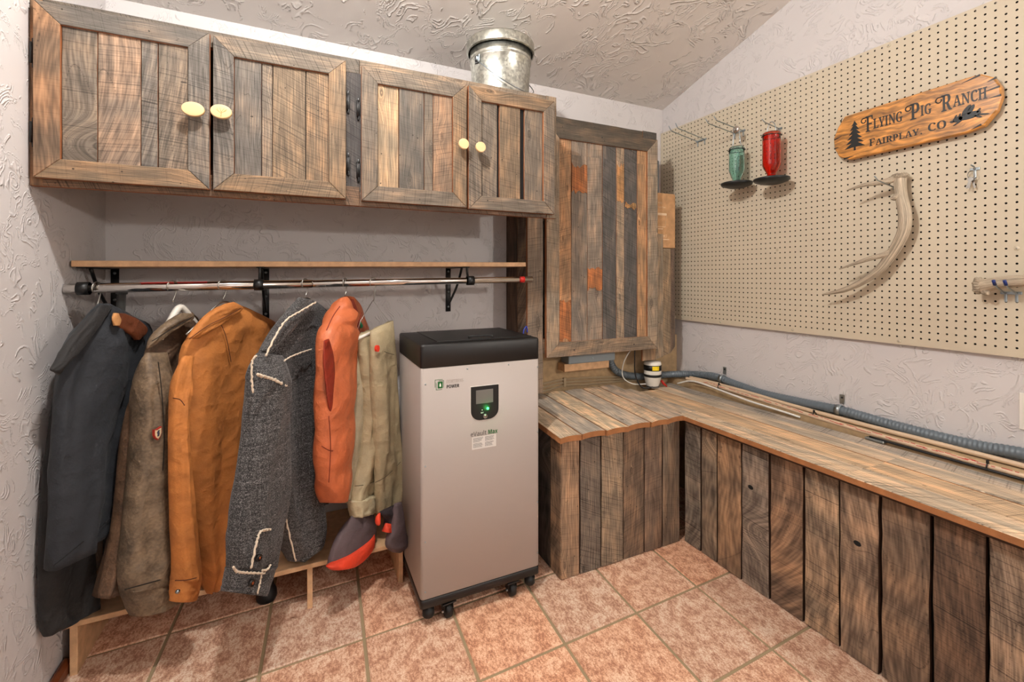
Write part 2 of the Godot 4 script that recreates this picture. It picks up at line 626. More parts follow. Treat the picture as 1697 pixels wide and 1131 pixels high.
# relief of trowelled plaster: flat strokes that end in thin lips and steps
func plaster_texture() -> ImageTexture:
	var W := 1024
	var fields := []
	for k in 5:
		var n := noise(40 + k, [0.007, 0.0095, 0.006, 0.012, 0.02][k], 3 if k < 2 else 2)
		fields.append(n.get_seamless_image(W, W).get_data())
	var a: PackedByteArray = fields[0]
	var b: PackedByteArray = fields[1]
	var wx: PackedByteArray = fields[2]
	var wy: PackedByteArray = fields[3]
	var g: PackedByteArray = fields[4]
	var data := PackedByteArray()
	data.resize(W * W)
	for y in W:
		for x in W:
			var i := y * W + x
			var sx := (x + int((wx[i] - 128) * 0.5) + W) % W
			var sy := (y + int((wy[i] - 128) * 0.35) + W) % W
			var j := sy * W + sx
			var h := 0.30
			var m := clampf((g[i] - 118) * 0.04, 0.0, 1.0)
			for lv in [84.0, 104.0, 120.0, 136.0, 152.0, 172.0]:
				var d: float = a[j] - lv
				if d > -1.0 and d < 5.5: h += 0.42 * m * (1.0 - d / 5.5 if d > 0.0 else 1.0 + d)
			var m2 := clampf((wx[i] - 120) * 0.04, 0.0, 1.0) * clampf((132 - g[i]) * 0.05, 0.0, 1.0)
			for lv in [98.0, 122.0, 146.0]:
				var d2: float = b[j] - lv
				if d2 > -1.0 and d2 < 4.5: h += 0.36 * m2 * (1.0 - d2 / 4.5 if d2 > 0.0 else 1.0 + d2)
			h += (g[i] - 128) * 0.00035
			data[i] = int(clampf(h * 200.0, 0, 255))
	return ImageTexture.create_from_image(Image.create_from_data(W, W, false, Image.FORMAT_L8, data))


func tile_texture() -> ImageTexture:
	var W := 512
	var n1 := noise(61, 0.012, 4).get_seamless_image(W, W).get_data()
	var n2 := noise(62, 0.035, 3).get_seamless_image(W, W).get_data()
	var n3 := noise(63, 0.12, 2).get_seamless_image(W, W).get_data()
	var data := PackedByteArray()
	data.resize(W * W * 3)
	for y in W:
		for x in W:
			var i := y * W + x
			var j := y * W + (x * 2) % W
			var a := n1[i] / 255.0
			var b := n2[j] / 255.0
			var c := n3[i] / 255.0
			var v := 0.46 + (a - 0.5) * 0.8 + (b - 0.5) * 0.9 + (c - 0.5) * 0.8
			var vein := 1.0 - clampf(absf(b - 0.52) * 16.0, 0.0, 1.0)
			v += vein * 0.3 * clampf((a - 0.35) * 4.0, 0.0, 1.0)
			v = clampf(v, 0.0, 1.0)
			var q := Color(0.68, 0.48, 0.38).lerp(Color(0.87, 0.68, 0.56), clampf(v * 2.0, 0, 1)).lerp(Color(0.97, 0.87, 0.77), clampf(v * 2.0 - 1.0, 0, 1))
			data[i * 3] = int(q.r * 255)
			data[i * 3 + 1] = int(q.g * 255)
			data[i * 3 + 2] = int(q.b * 255)
	return ImageTexture.create_from_image(Image.create_from_data(W, W, false, Image.FORMAT_RGB8, data))


func grey_texture(W: int, f: Callable) -> ImageTexture:
	var data := PackedByteArray()
	data.resize(W * W)
	for y in W:
		for x in W: data[y * W + x] = int(clampf(f.call(x, y), 0.0, 1.0) * 255.0)
	return ImageTexture.create_from_image(Image.create_from_data(W, W, false, Image.FORMAT_L8, data))


func blotch_texture() -> ImageTexture:
	var a := noise(71, 0.012, 4).get_seamless_image(384, 384).get_data()
	var b := noise(72, 0.15, 2).get_seamless_image(384, 384).get_data()
	return grey_texture(384, func(x, y):
		var i: int = y * 384 + x
		return 0.93 + (a[i] / 255.0 - 0.5) * 0.16 + (b[i] / 255.0 - 0.5) * 0.06)


func worn_texture() -> ImageTexture:
	var a := noise(75, 0.009, 4).get_seamless_image(384, 384).get_data()
	var b := noise(76, 0.09, 3).get_seamless_image(384, 384).get_data()
	return grey_texture(384, func(x, y):
		var i: int = y * 384 + x
		return 0.80 + (a[i] / 255.0 - 0.5) * 0.45 + (b[i] / 255.0 - 0.5) * 0.28)


# soft crumples of hanging cloth
func wrinkle_texture() -> ImageTexture:
	var n := noise(77, 0.010, 3)
	n.fractal_type = FastNoiseLite.FRACTAL_RIDGED
	n.fractal_gain = 0.35
	n.domain_warp_enabled = true
	n.domain_warp_amplitude = 24.0
	n.domain_warp_frequency = 0.012
	var a := n.get_seamless_image(384, 384).get_data()
	var b := noise(78, 0.25, 2).get_seamless_image(384, 384).get_data()
	return grey_texture(384, func(x, y):
		var i: int = y * 384 + x
		return 0.1 + a[i] / 255.0 * 0.75 + (b[i] / 255.0 - 0.5) * 0.10)


func heather_texture() -> ImageTexture:
	var r := RandomNumberGenerator.new()
	r.seed = 5
	var cols := PackedFloat32Array()
	var rows := PackedFloat32Array()
	for i in 384:
		cols.append(r.randf())
		rows.append(r.randf())
	return grey_texture(384, func(x, y):
		var t: float = cols[x] if (x + y) % 3 == 0 else rows[y]
		var v := 0.28 + 0.30 * (t - 0.5) + 0.75 * (r.randf() - 0.5)
		return clampf(v, 0.05, 0.85))


func spangle_texture() -> ImageTexture:
	var n := noise(81, 0.06, 1, FastNoiseLite.TYPE_CELLULAR)
	n.cellular_return_type = FastNoiseLite.RETURN_CELL_VALUE
	var a := n.get_seamless_image(256, 256).get_data()
	return grey_texture(256, func(x, y): return 0.86 + (a[y * 256 + x] / 255.0 - 0.5) * 0.24)


func sign_texture() -> ImageTexture:
	var n := noise(91, 1.0, 3)
	var W := 512
	var data := PackedByteArray()
	data.resize(W * 128)
	for y in 128:
		for x in W:
			var wv := n.get_noise_2d(x * 0.006, y * 0.02) * 14.0
			var v := 0.78 + 0.09 * sin((y + wv) * 0.42) + 0.22 * n.get_noise_2d(x * 0.008, (y + wv) * 0.22) + 0.25 * n.get_noise_2d(x * 0.011 + 70.0, y * 0.03)
			data[y * W + x] = int(clampf(v, 0.15, 1.0) * 255.0)
	return ImageTexture.create_from_image(Image.create_from_data(W, 128, false, Image.FORMAT_L8, data))


func sticker_texture() -> ImageTexture:
	var im := Image.create(160, 96, false, Image.FORMAT_RGB8)
	im.fill(Color(0.80, 0.79, 0.77))
	var r := RandomNumberGenerator.new()
	r.seed = 3
	for colx in [8, 86]:
		for k in 13:
			if k == 6: continue
			var x: int = colx
			var stop: int = colx + r.randi_range(44, 66)
			while x < stop:
				var w := r.randi_range(3, 8)
				im.fill_rect(Rect2i(x, 8 + k * 6, mini(w, stop - x), 3), Color(0.33, 0.33, 0.34))
				x += w + 2
	return ImageTexture.create_from_image(im)


# lettering as a mesh: height of a capital, thickness
func letters(text: String, cap: float, depth: float, face := "Droid Sans", bold := true) -> TextMesh:
	var t := TextMesh.new()
	var f := SystemFont.new()
	f.font_names = PackedStringArray([face])
	f.font_weight = 700 if bold else 400
	t.font = f
	t.text = text
	t.font_size = 64
	t.pixel_size = cap / 46.0
	t.depth = depth
	t.curve_step = 1.0
	return t


# -------------------------------------------------------------------- building in the room's axes
func place_of(n: Node) -> Transform3D:
	var t := Transform3D()
	while n is Node3D and n != self:
		t = (n as Node3D).transform * t
		n = n.get_parent()
	return t


# a mesh given in the room's axes (after world), hung under parent
func put(parent, called: String, mesh: Mesh, m, world := Transform3D()) -> MeshInstance3D:
	return obj(called, mesh, m, parent, place_of(parent).affine_inverse() * world if parent else world)


const FACE_LEFT := Basis(Vector3(0, 0, 1), Vector3(0, 1, 0), Vector3(-1, 0, 0))   # front towards -x: local x is z
const FACE_UP := Basis(Vector3(1, 0, 0), Vector3(0, 0, -1), Vector3(0, 1, 0))     # front up: local y is -z


func at0(b: Basis, o := Vector3.ZERO) -> Transform3D:
	return Transform3D(b, o)


# -------------------------------------------------------------------- the room
func make_room():
	var p = M("plaster")
	struct("wall_back", span(Vector3(LEFT - 0.12, -0.1, BACK - 0.12), Vector3(RIGHT + 0.12, 2.75, BACK)), p, "pale plastered back wall behind the coats and cabinets")
	struct("wall_left", span(Vector3(LEFT - 0.12, -0.1, BACK), Vector3(LEFT, 4.2, 2.4)), p, "pale trowelled plaster wall on the left")
	struct("wall_right", span(Vector3(RIGHT, -0.1, BACK), Vector3(RIGHT + 0.12, 4.2, 2.4)), p, "pale plastered wall behind the pegboard")
	# the wall behind the camera, with a window added for fill light
	var x0 := 0.25
	var x1 := 1.35
	var y0 := 1.0
	var y1 := 2.15
	var st := begin()
	for q in [[LEFT, -0.1, x0, 4.2], [x1, -0.1, RIGHT, 4.2], [x0, -0.1, x1, y0], [x0, y1, x1, 4.2]]:
		cbox(st, Vector3((q[0] + q[2]) / 2, (q[1] + q[3]) / 2, 2.46), Vector3(q[2] - q[0], q[3] - q[1], 0.12), 0.0005)
	struct("wall_front", st.commit(), p, "plastered wall with an added window opposite the cabinets")
	var w = struct("added_window_1", span(Vector3(x0, y0, 2.45), Vector3(x1, y1, 2.456), 0.0005), M("pane"), "added window out of view opposite the cabinets, letting in fill light")
	for q in [[x0, y0, x0 + 0.05, y1], [x1 - 0.05, y0, x1, y1], [x0 + 0.05, y0, x1 - 0.05, y0 + 0.05], [x0 + 0.05, y1 - 0.05, x1 - 0.05, y1], [(x0 + x1) / 2 - 0.02, y0 + 0.05, (x0 + x1) / 2 + 0.02, y1 - 0.05]]:
		put(w, "added_window_frame", span(Vector3(q[0], q[1], 2.42), Vector3(q[2], q[3], 2.48), 0.004), M("frame_paint"))
	# sloping ceiling, rising towards the room
	var sc := begin()
	var s := 0.283
	var zf := 2.55
	var ya := 2.428 - 0.1 * s
	var yb := 2.428 + (zf - BACK) * s
	var xa := LEFT - 0.1
	var xb := RIGHT + 0.1
	var za := BACK - 0.1
	facet(sc, [Vector3(xa, ya, za), Vector3(xb, ya, za), Vector3(xb, yb, zf), Vector3(xa, yb, zf)], Vector3(0, -1, 0))
	facet(sc, [Vector3(xa, ya + 0.12, za), Vector3(xb, ya + 0.12, za), Vector3(xb, yb + 0.12, zf), Vector3(xa, yb + 0.12, zf)], Vector3(0, 1, 0))
	facet(sc, [Vector3(xa, ya, za), Vector3(xb, ya, za), Vector3(xb, ya + 0.12, za), Vector3(xa, ya + 0.12, za)], Vector3(0, 0, -1))
	facet(sc, [Vector3(xa, yb, zf), Vector3(xb, yb, zf), Vector3(xb, yb + 0.12, zf), Vector3(xa, yb + 0.12, zf)], Vector3(0, 0, 1))
	for x in [xa, xb]:
		facet(sc, [Vector3(x, ya, za), Vector3(x, yb, zf), Vector3(x, yb + 0.12, zf), Vector3(x, ya + 0.12, za)], Vector3(signf(x), 0, 0))
	struct("ceiling", sc.commit(), M("ceiling_plaster"), "sloping grey ceiling with raised trowel strokes")
	# bare ply ledges behind the benches, base boards
	struct("trim_1", span(Vector3(2.115, 0.0, -2.19), Vector3(RIGHT, 0.665, 2.2), 0.003), M("tan_ply"), "bare tan ply ledge along the right wall behind the bench")
	struct("trim_2", span(Vector3(1.06, 0.0, BACK), Vector3(RIGHT, 0.93, -2.19), 0.003), M("tan_ply"), "bare tan ply back under the tall cabinet")
	struct("baseboard_left", span(Vector3(LEFT, 0.0, -1.965), Vector3(LEFT + 0.026, 0.048, 1.9), 0.012), M("baseboard"), "brown wooden baseboard along the left wall")
	struct("baseboard_back", span(Vector3(-0.64, 0.0, BACK), Vector3(0.36, 0.085, BACK + 0.014), 0.003), M("baseboard"), "brown wooden baseboard under the low shelf")


func make_floor():
	var f = struct("floor", span(Vector3(LEFT - 0.1, -0.12, BACK - 0.1), Vector3(RIGHT + 0.1, -0.004, 2.5), 0.0005), M("grout"), "terracotta tile floor with sandy grout")
	var o := Vector2(0.842, -1.366)
	var ex := Vector2(cos(0.031), -sin(0.031))
	var ez := Vector2(sin(0.031), cos(0.031)) * 1.0
	# towards the back wall the joints drift to +x
	ez = Vector2(-0.043, 1.0)
	var bounds := Rect2(LEFT + 0.002, BACK + 0.002, RIGHT - LEFT - 0.004, 2.2 - BACK)
	var cut := PackedVector2Array([bounds.position, Vector2(bounds.end.x, bounds.position.y), bounds.end, Vector2(bounds.position.x, bounds.end.y)])
	for i in range(-6, 6):
		for k in range(-4, 11):
			var u0 := i * 0.3295 + 0.0055
			var u1 := (i + 1) * 0.3295 - 0.0055
			var w0 := k * 0.3435 + 0.0055
			var w1 := (k + 1) * 0.3435 - 0.0055
			var q := PackedVector2Array()
			for c in [[u0, w0], [u1, w0], [u1, w1], [u0, w1]]:
				var r := 0.0
				q.append(o + ex * (c[0] + rng.randf_range(-r, r)) + ez * (c[1] + rng.randf_range(-r, r)))
			var parts := Geometry2D.intersect_polygons(q, cut)
			if parts.is_empty(): continue
			var pts := []
			for p in parts[0]: pts.append(Vector2(p.x, -p.y))
			if absf(area(PackedVector2Array(pts))) < 0.002: continue
			var kind: String = ["tile:0", "tile:0.5", "tile:-0.6", "tile:1", "tile:-1"][rng.randi() % 5]
			put(f, "tile", slab(pts, -0.012, 0.001 + rng.randf_range(-0.0004, 0.0004), 0.003), M(kind), at0(FACE_UP))


func make_lamps():  # both lamps are unseen, placed to light the corner
	var c = thing("unseen_ceiling_lamp", "unseen round globe lamp under the ceiling, out of view, lighting the coat corner", "lamp", Vector3(0.02, 2.82, -0.92))
	put(c, "base", lathe([[0.0, 2.74], [0.012, 2.74], [0.012, 2.80], [0.05, 2.806], [0.05, 2.822], [0.0, 2.822]], 24, T(0.02, 0, -0.92)), M("frame_paint"))
	var bowl := []
	for i in 13: bowl.append([0.10 * sin(PI * i / 12), 2.65 - 0.10 * cos(PI * i / 12)])
	put(c, "shade", lathe(bowl, 28, T(0.02, 0, -0.92)), M("lamp_glow"))
	var w = thing("unseen_wall_lamp", "unseen small globe lamp on the right wall behind the viewer, lighting the corner", "lamp", Vector3(RIGHT, 1.84, 1.15))
	put(w, "base", lathe([[0.0, 0.0], [0.06, 0.0], [0.06, 0.02], [0.02, 0.03], [0.02, 0.2], [0.0, 0.2]], 24, Transform3D(Basis(Vector3(0, 0, 1), PI / 2), Vector3(RIGHT, 1.84, 1.15))), M("steel"))
	var g := []
	for i in 13: g.append([0.085 * sin(PI * i / 12), 1.84 - 0.085 * cos(PI * i / 12)])
	put(w, "globe", lathe(g, 28, T(1.92, 0, 1.15)), M("lamp_glow"))


# -------------------------------------------------------------------- reclaimed-wood cabinets
func pick(kind: String) -> Color:
	if kind == "cab": return [Color(0.98, 0.93, 0.86), Color(0.88, 0.85, 0.82), Color(1.0, 0.90, 0.76), Color(0.78, 0.77, 0.76), Color(0.94, 0.84, 0.72)][rng.randi() % 5]
	return [Color(0.80, 0.77, 0.74), Color(0.72, 0.68, 0.64), Color(0.86, 0.78, 0.70), Color(0.66, 0.64, 0.62), Color(0.78, 0.70, 0.62)][rng.randi() % 5]


# one board in the xy plane of world: outline, back, front
func board(parent, called, pts: Array, z0: float, z1: float, along: int, kind: String, tint: Color, col := -1, edge := "edge", world := Transform3D(), bev := 0.002, vlen := 1.0) -> MeshInstance3D:
	var c := col if col >= 0 else rng.randi() % 8
	var len := 0.0
	var lo := 1e9
	for p in pts:
		var q: float = p.y if along == 1 else p.x
		lo = minf(lo, q)
		len = maxf(len, q)
	len -= lo
	var v0 := rng.randf_range(0.0, maxf(0.0, 1.0 - len / vlen))
	var wide := 0.0
	var low := 1e9
	for p in pts:
		var q: float = p.x if along == 1 else p.y
		low = minf(low, q)
		wide = maxf(wide, q)
	wide -= low
	var u := rng.randf_range(0.015, maxf(0.02, 0.98 - wide / 0.14))
	return put(parent, called, slab(pts, z0, z1, bev, along, c, v0, vlen, u, maxf(0.14, wide * 1.05)), wood(kind, tint, edge), world)


# a framed plank door: outer edges, back plane, frame width, inner plank edges
func door(parent, x0: float, x1: float, y0: float, y1: float, z: float, fw: float, cuts: Array, looks: Array, frame_looks: Array, slots := []):
	var d := put(parent, "door", span(Vector3(x0 + 0.004, y0 + 0.004, z), Vector3(x1 - 0.004, y1 - 0.004, z + 0.006), 0.001), M("cavity"))  # black back sheet: painted shade, seen in the slots between planks
	var f := z + 0.026
	var e := 0.0006
	board(d, "stile", [Vector2(x0, y0), Vector2(x0, y1), Vector2(x0 + fw, y1 - fw + e), Vector2(x0 + fw, y0 + fw - e)], z + 0.004, f, 1, "cab", frame_looks[0][0], frame_looks[0][1])
	board(d, "stile", [Vector2(x1, y0), Vector2(x1 - fw, y0 + fw - e), Vector2(x1 - fw, y1 - fw + e), Vector2(x1, y1)], z + 0.004, f, 1, "cab", frame_looks[1][0], frame_looks[1][1])
	board(d, "rail", [Vector2(x0 + e, y1), Vector2(x1 - e, y1), Vector2(x1 - fw, y1 - fw), Vector2(x0 + fw, y1 - fw)], z + 0.004, f - 0.001, 0, "cab", frame_looks[2][0], frame_looks[2][1])
	board(d, "rail", [Vector2(x0 + e, y0), Vector2(x0 + fw, y0 + fw), Vector2(x1 - fw, y0 + fw), Vector2(x1 - e, y0)], z + 0.004, f - 0.001, 0, "cab", frame_looks[3][0], frame_looks[3][1])
	for i in cuts.size() - 1:
		var a: float = cuts[i]
		var b: float = cuts[i + 1]
		if i in slots: continue
		var t = looks[i]
		board(d, "plank", worn(a + 0.0006, y0 + fw - 0.008, b - 0.0006, y1 - fw + 0.008, 1, 0.0012), z + 0.006, z + 0.0155 + rng.randf_range(-0.001, 0.0015), 1, "cab", t[0], t[1], "edge", Transform3D(), 0.0012)
	return d


func knob(parent, x: float, y: float, z: float, rx: float, ry: float, etched := false):
	var prof := [[0.0, 0.0], [0.30, 0.0], [0.26, 0.014], [0.36, 0.020], [0.92, 0.024], [1.0, 0.028], [1.0, 0.034], [0.97, 0.0365], [0.93, 0.0377], [0.90, 0.038], [0.5, 0.038], [0.0, 0.038]]
	var b := Basis(Vector3(rx, 0, 0), Vector3(0, 0, 1), Vector3(0, -ry, 0))
	var st := begin()
	lathe_into(st, prof, 36, Transform3D(b, Vector3(x, y, z)))
	var k := put(parent, "knob", finish(st), M("knob"))
	if etched:
		var s2 := begin()
		for q in [[0, -0.9, 0.05, -0.1], [0.05, -0.1, 0.3, 0.55], [0.02, -0.2, -0.1, 0.6], [0.0, -0.35, 0.5, 0.2], [0.0, -0.35, -0.45, 0.25], [0.25, -0.05, 0.55, 0.45], [-0.22, -0.02, -0.35, 0.5]]:
			tube_into(s2, [Vector3(x + q[0] * rx, y + q[1] * ry * 0.8, z + 0.038), Vector3(x + q[2] * rx, y + q[3] * ry * 0.8, z + 0.038)], 0.0007, 5)
		put(parent, "knob_etching", finish(s2), M("knob_line"))
	return k


func hinge(parent, x: float, y: float, z: float):
	var st := begin()
	cbox(st, Vector3(x, y, z + 0.002), Vector3(0.012, 0.052, 0.004), 0.001)
	cbox(st, Vector3(x, y + 0.034, z + 0.002), Vector3(0.008, 0.018, 0.004), 0.001)
	cbox(st, Vector3(x, y - 0.034, z + 0.002), Vector3(0.008, 0.018, 0.004), 0.001)
	tube_into(st, [Vector3(x - 0.004, y - 0.03, z + 0.006), Vector3(x - 0.004, y + 0.03, z + 0.006)], 0.004, 8)
	put(parent, "hinge", finish(st), M("black_metal"))


func make_wall_cabinet():
	var z := -1.786
	var c = thing("wall_cabinet", "long reclaimed-wood wall cabinet with four plank doors above the coats", "cabinet", Vector3(0.16, 1.57, BACK + 0.28))
	var st := begin()
	cbox(st, Vector3(0.16, 2.098, (BACK + z) / 2), Vector3(1.75, 0.016, z - BACK - 0.004), 0.001)
	cbox(st, Vector3(0.16, 1.668, (BACK + z) / 2), Vector3(1.75, 0.016, z - BACK - 0.004), 0.001)
	cbox(st, Vector3(-0.708, 1.88, (BACK + z) / 2), Vector3(0.016, 0.42, z - BACK - 0.004), 0.001)
	cbox(st, Vector3(0.168, 1.88, (BACK + z) / 2), Vector3(0.016, 0.42, z - BACK - 0.004), 0.001)
	cbox(st, Vector3(0.16, 1.88, BACK + 0.006), Vector3(1.74, 0.42, 0.01), 0.001)
	put(c, "carcass", st.commit(), M("edge_dark"))
	# face frame
	var g := Color(0.60, 0.57, 0.53)
	board(c, "top_rail", worn(-0.712, 2.06, 0.19, 2.118, 0, 0.002), z - 0.002, z + 0.02, 0, "cab", g, 3)
	board(c, "top_rail", worn(0.191, 2.06, 0.99, 2.118, 0, 0.002), z - 0.002, z + 0.02, 0, "cab", Color(0.79, 0.73, 0.65), 4)
	board(c, "bottom_rail", worn(-0.712, 1.567, 0.19, 1.64, 0, 0.001), z - 0.002, z + 0.02, 0, "cab", Color(0.74, 0.57, 0.43), 1)
	board(c, "bottom_rail", worn(0.191, 1.567, 0.99, 1.64, 0, 0.001), z - 0.002, z + 0.02, 0, "cab", Color(0.69, 0.58, 0.50), 3)
	board(c, "end_stile", worn(-0.7195, 1.567, -0.690, 2.118, 1, 0.001), z - 0.002, z + 0.021, 1, "cab", Color(0.84, 0.64, 0.45), 2)
	board(c, "middle_stile", worn(0.134, 1.62, 0.199, 2.065, 1, 0.001), z - 0.002, z + 0.019, 1, "cab", Color(0.43, 0.43, 0.45), 3)
	board(c, "end_stile", worn(0.99, 1.567, 1.042, 2.118, 1, 0.001), z - 0.002, z + 0.022, 1, "cab", Color(0.86, 0.79, 0.69), 7)
	var fz := z + 0.021
	var a := Color(0.71, 0.66, 0.60)
	var b := Color(0.77, 0.66, 0.52)
	var gr := Color(0.62, 0.61, 0.60)
	var or_ := Color(0.77, 0.62, 0.48)
	var d1 = door(c, -0.702, -0.278, 1.587, 2.096, fz, 0.058, [-0.644, -0.562, -0.458, -0.415, -0.334], [[a, 0], [Color(0.82, 0.72, 0.64), 4], [gr, 1], [a, 6]], [[or_, 2], [gr, 3], [gr, 5], [b, 2]])
	var d2 = door(c, -0.268, 0.140, 1.587, 2.091, fz, 0.058, [-0.21, -0.13, -0.097, 0.007, 0.083], [[gr, 5], [a, 1], [b, 3], [b, 6]], [[gr, 1], [b, 0], [a, 3], [b, 4]])
	var d3 = door(c, 0.195, 0.604, 1.585, 2.086, fz, 0.058, [0.252, 0.332, 0.43, 0.466, 0.546], [[Color(0.95, 0.86, 0.71), 2], [Color(0.60, 0.59, 0.57), 5], [a, 7], [Color(0.86, 0.71, 0.58), 4]], [[a, 0], [b, 6], [a, 1], [a, 7]])
	var d4 = door(c, 0.613, 1.018, 1.582, 2.088, fz, 0.056, [0.669, 0.744, 0.753, 0.852, 0.871, 0.962], [[a, 3], [], [b, 0], [], [a, 5]], [[a, 3], [a, 6], [b, 2], [a, 5]], [1, 3])
	var kz := fz + 0.026
	knob(d1, -0.316, 1.830, kz, 0.031, 0.023)
	knob(d2, -0.241, 1.834, kz, 0.030, 0.023, true)
	knob(d3, 0.580, 1.833, kz, 0.0215, 0.0215)
	knob(d4, 0.652, 1.829, kz, 0.0215, 0.0215)
	for y in [1.72, 1.95]:
		hinge(c, -0.7085, y, z + 0.022)
		hinge(c, 0.150, y, z + 0.020)
		hinge(c, 0.186, y - 0.02, z + 0.020)
		hinge(c, 1.024, y - 0.03, z + 0.023)


func make_tall_cabinet():
	var z := -2.062
	var c = thing("tall_cabinet", "tall reclaimed-wood wall cabinet with one striped plank door in the corner", "cabinet", Vector3(1.5, 0.80, BACK + 0.13))
	var st := begin()
	cbox(st, Vector3(1.48, 0.935, (BACK + z) / 2), Vector3(0.84, 0.018, z - BACK - 0.006), 0.001)
	cbox(st, Vector3(1.48, 2.125, (BACK + z) / 2), Vector3(0.84, 0.018, z - BACK - 0.006), 0.001)
	cbox(st, Vector3(1.895, 1.53, (BACK + z) / 2), Vector3(0.018, 1.17, z - BACK - 0.006), 0.001)
	put(c, "carcass", st.commit(), M("edge_dark"))
	# the side towards the coats: two planks
	board(c, "side_plank", worn(BACK + 0.002, 0.70, -2.176, 2.15, 1, 0.001), -1.060, -1.040, 1, "bench", Color(0.62, 0.50, 0.42), 2, "edge", at0(FACE_LEFT), 0.002, 1.5)
	board(c, "side_plank", worn(-2.175, 0.70, z - 0.001, 2.15, 1, 0.001), -1.060, -1.041, 1, "bench", Color(0.78, 0.70, 0.62), 4, "edge", at0(FACE_LEFT), 0.002, 1.5)
	board(c, "face_stile", worn(1.036, 0.700, 1.128, 2.152, 1, 0.0015), z, z + 0.018, 1, "cab", Color(0.80, 0.72, 0.64), 7, "edge", Transform3D(), 0.002, 1.5)
	board(c, "face_stile", worn(1.79, 0.812, 1.893, 2.152, 1, 0.0015), z, z + 0.012, 1, "cab", Color(0.92, 0.76, 0.58), 5, "edge", Transform3D(), 0.002, 1.5)
	board(c, "face_rail", worn(1.128, 2.05, 1.79, 2.152, 0, 0.0015), z, z + 0.012, 0, "cab", Color(0.52, 0.48, 0.42), 5)
	board(c, "face_rail", worn(1.79, 2.08, 1.893, 2.154, 0, 0.001), z + 0.012, z + 0.016, 0, "cab", Color(0.52, 0.51, 0.50), 1)
	board(c, "face_rail", worn(1.128, 0.90, 1.79, 0.98, 0, 0.0015), z, z + 0.012, 0, "cab", Color(0.8, 0.7, 0.58), 4)
	board(c, "filler_plank", [Vector2(1.894, 0.812), Vector2(1.894, 1.56), Vector2(1.955, 1.56), Vector2(1.955, 0.825)], z - 0.012, z + 0.004, 1, "cab", Color(0.92, 0.86, 0.76), 5)
	board(c, "filler_plank", [Vector2(1.956, 0.826), Vector2(1.956, 1.475), Vector2(2.02, 1.475), Vector2(2.02, 0.842)], z - 0.02, z - 0.002, 1, "cab", Color(0.90, 0.78, 0.62), 3)
	board(c, "filler_plank", [Vector2(2.021, 0.843), Vector2(2.021, 1.475), Vector2(2.052, 1.475), Vector2(2.056, 0.88)], z - 0.02, z - 0.002, 1, "bench", Color(0.72, 0.62, 0.56), 1)
	var g := Color(0.72, 0.70, 0.68)
	var dg := Color(0.55, 0.56, 0.58)
	var t := Color(0.92, 0.85, 0.75)
	door(c, 1.134, 1.875, 0.884, 2.103, z + 0.018, 0.076, [1.21, 1.288, 1.39, 1.489, 1.583, 1.638, 1.731, 1.80], [[Color(1.0, 0.82, 0.64), 4], [Color(0.80, 0.76, 0.72), 5], [Color(0.86, 0.80, 0.74), 7], [dg, 3], [t, 6], [dg, 1], [Color(1.0, 0.84, 0.66), 2]], [[t, 0], [t, 7], [Color(0.58, 0.53, 0.46), 5], [Color(0.84, 0.76, 0.66), 4]])
	# nails, and bare patches where the grey skin wore off
	for q in [[1.48, 2.066], [1.30, 0.915], [1.70, 0.92]]: put(c, "nail", box(Vector3(q[0], q[1], z + 0.044), Vector3(0.007, 0.007, 0.002), 0.001), M("black_metal"))
	var patch := func(x0: float, y0: float, x1: float, y1: float, m: String):
		var pts := []
		for i in 9: pts.append(Vector2(lerpf(x0, x1, i / 8.0), y1 + rng.randf_range(-0.016, 0.012)))
		for i in 9: pts.append(Vector2(lerpf(x1, x0, i / 8.0), y0 + rng.randf_range(-0.012, 0.016)))
		board(c, "bare_patch", pts, z + 0.03, z + 0.0366, 1, "cab", Color(1.0, 0.66, 0.40) if m == "o" else Color(1.0, 0.80, 0.55), 6, "edge", Transform3D(), 0.0002)
	patch.call(1.290, 1.755, 1.388, 1.90, "o")
	patch.call(1.212, 0.966, 1.285, 1.17, "o")
	patch.call(1.392, 1.235, 1.486, 1.355, "o")
	patch.call(1.586, 1.72, 1.635, 1.93, "y")
	board(c, "bare_patch", [Vector2(1.643, 1.700), Vector2(1.660, 1.690), Vector2(1.685, 1.698), Vector2(1.708, 1.684), Vector2(1.722, 1.698), Vector2(1.720, 1.722), Vector2(1.700, 1.725), Vector2(1.680, 1.710), Vector2(1.660, 1.716), Vector2(1.650, 1.728)], z + 0.03, z + 0.0366, 1, "cab", Color(1.0, 0.80, 0.52), 6, "edge", Transform3D(), 0.0002)


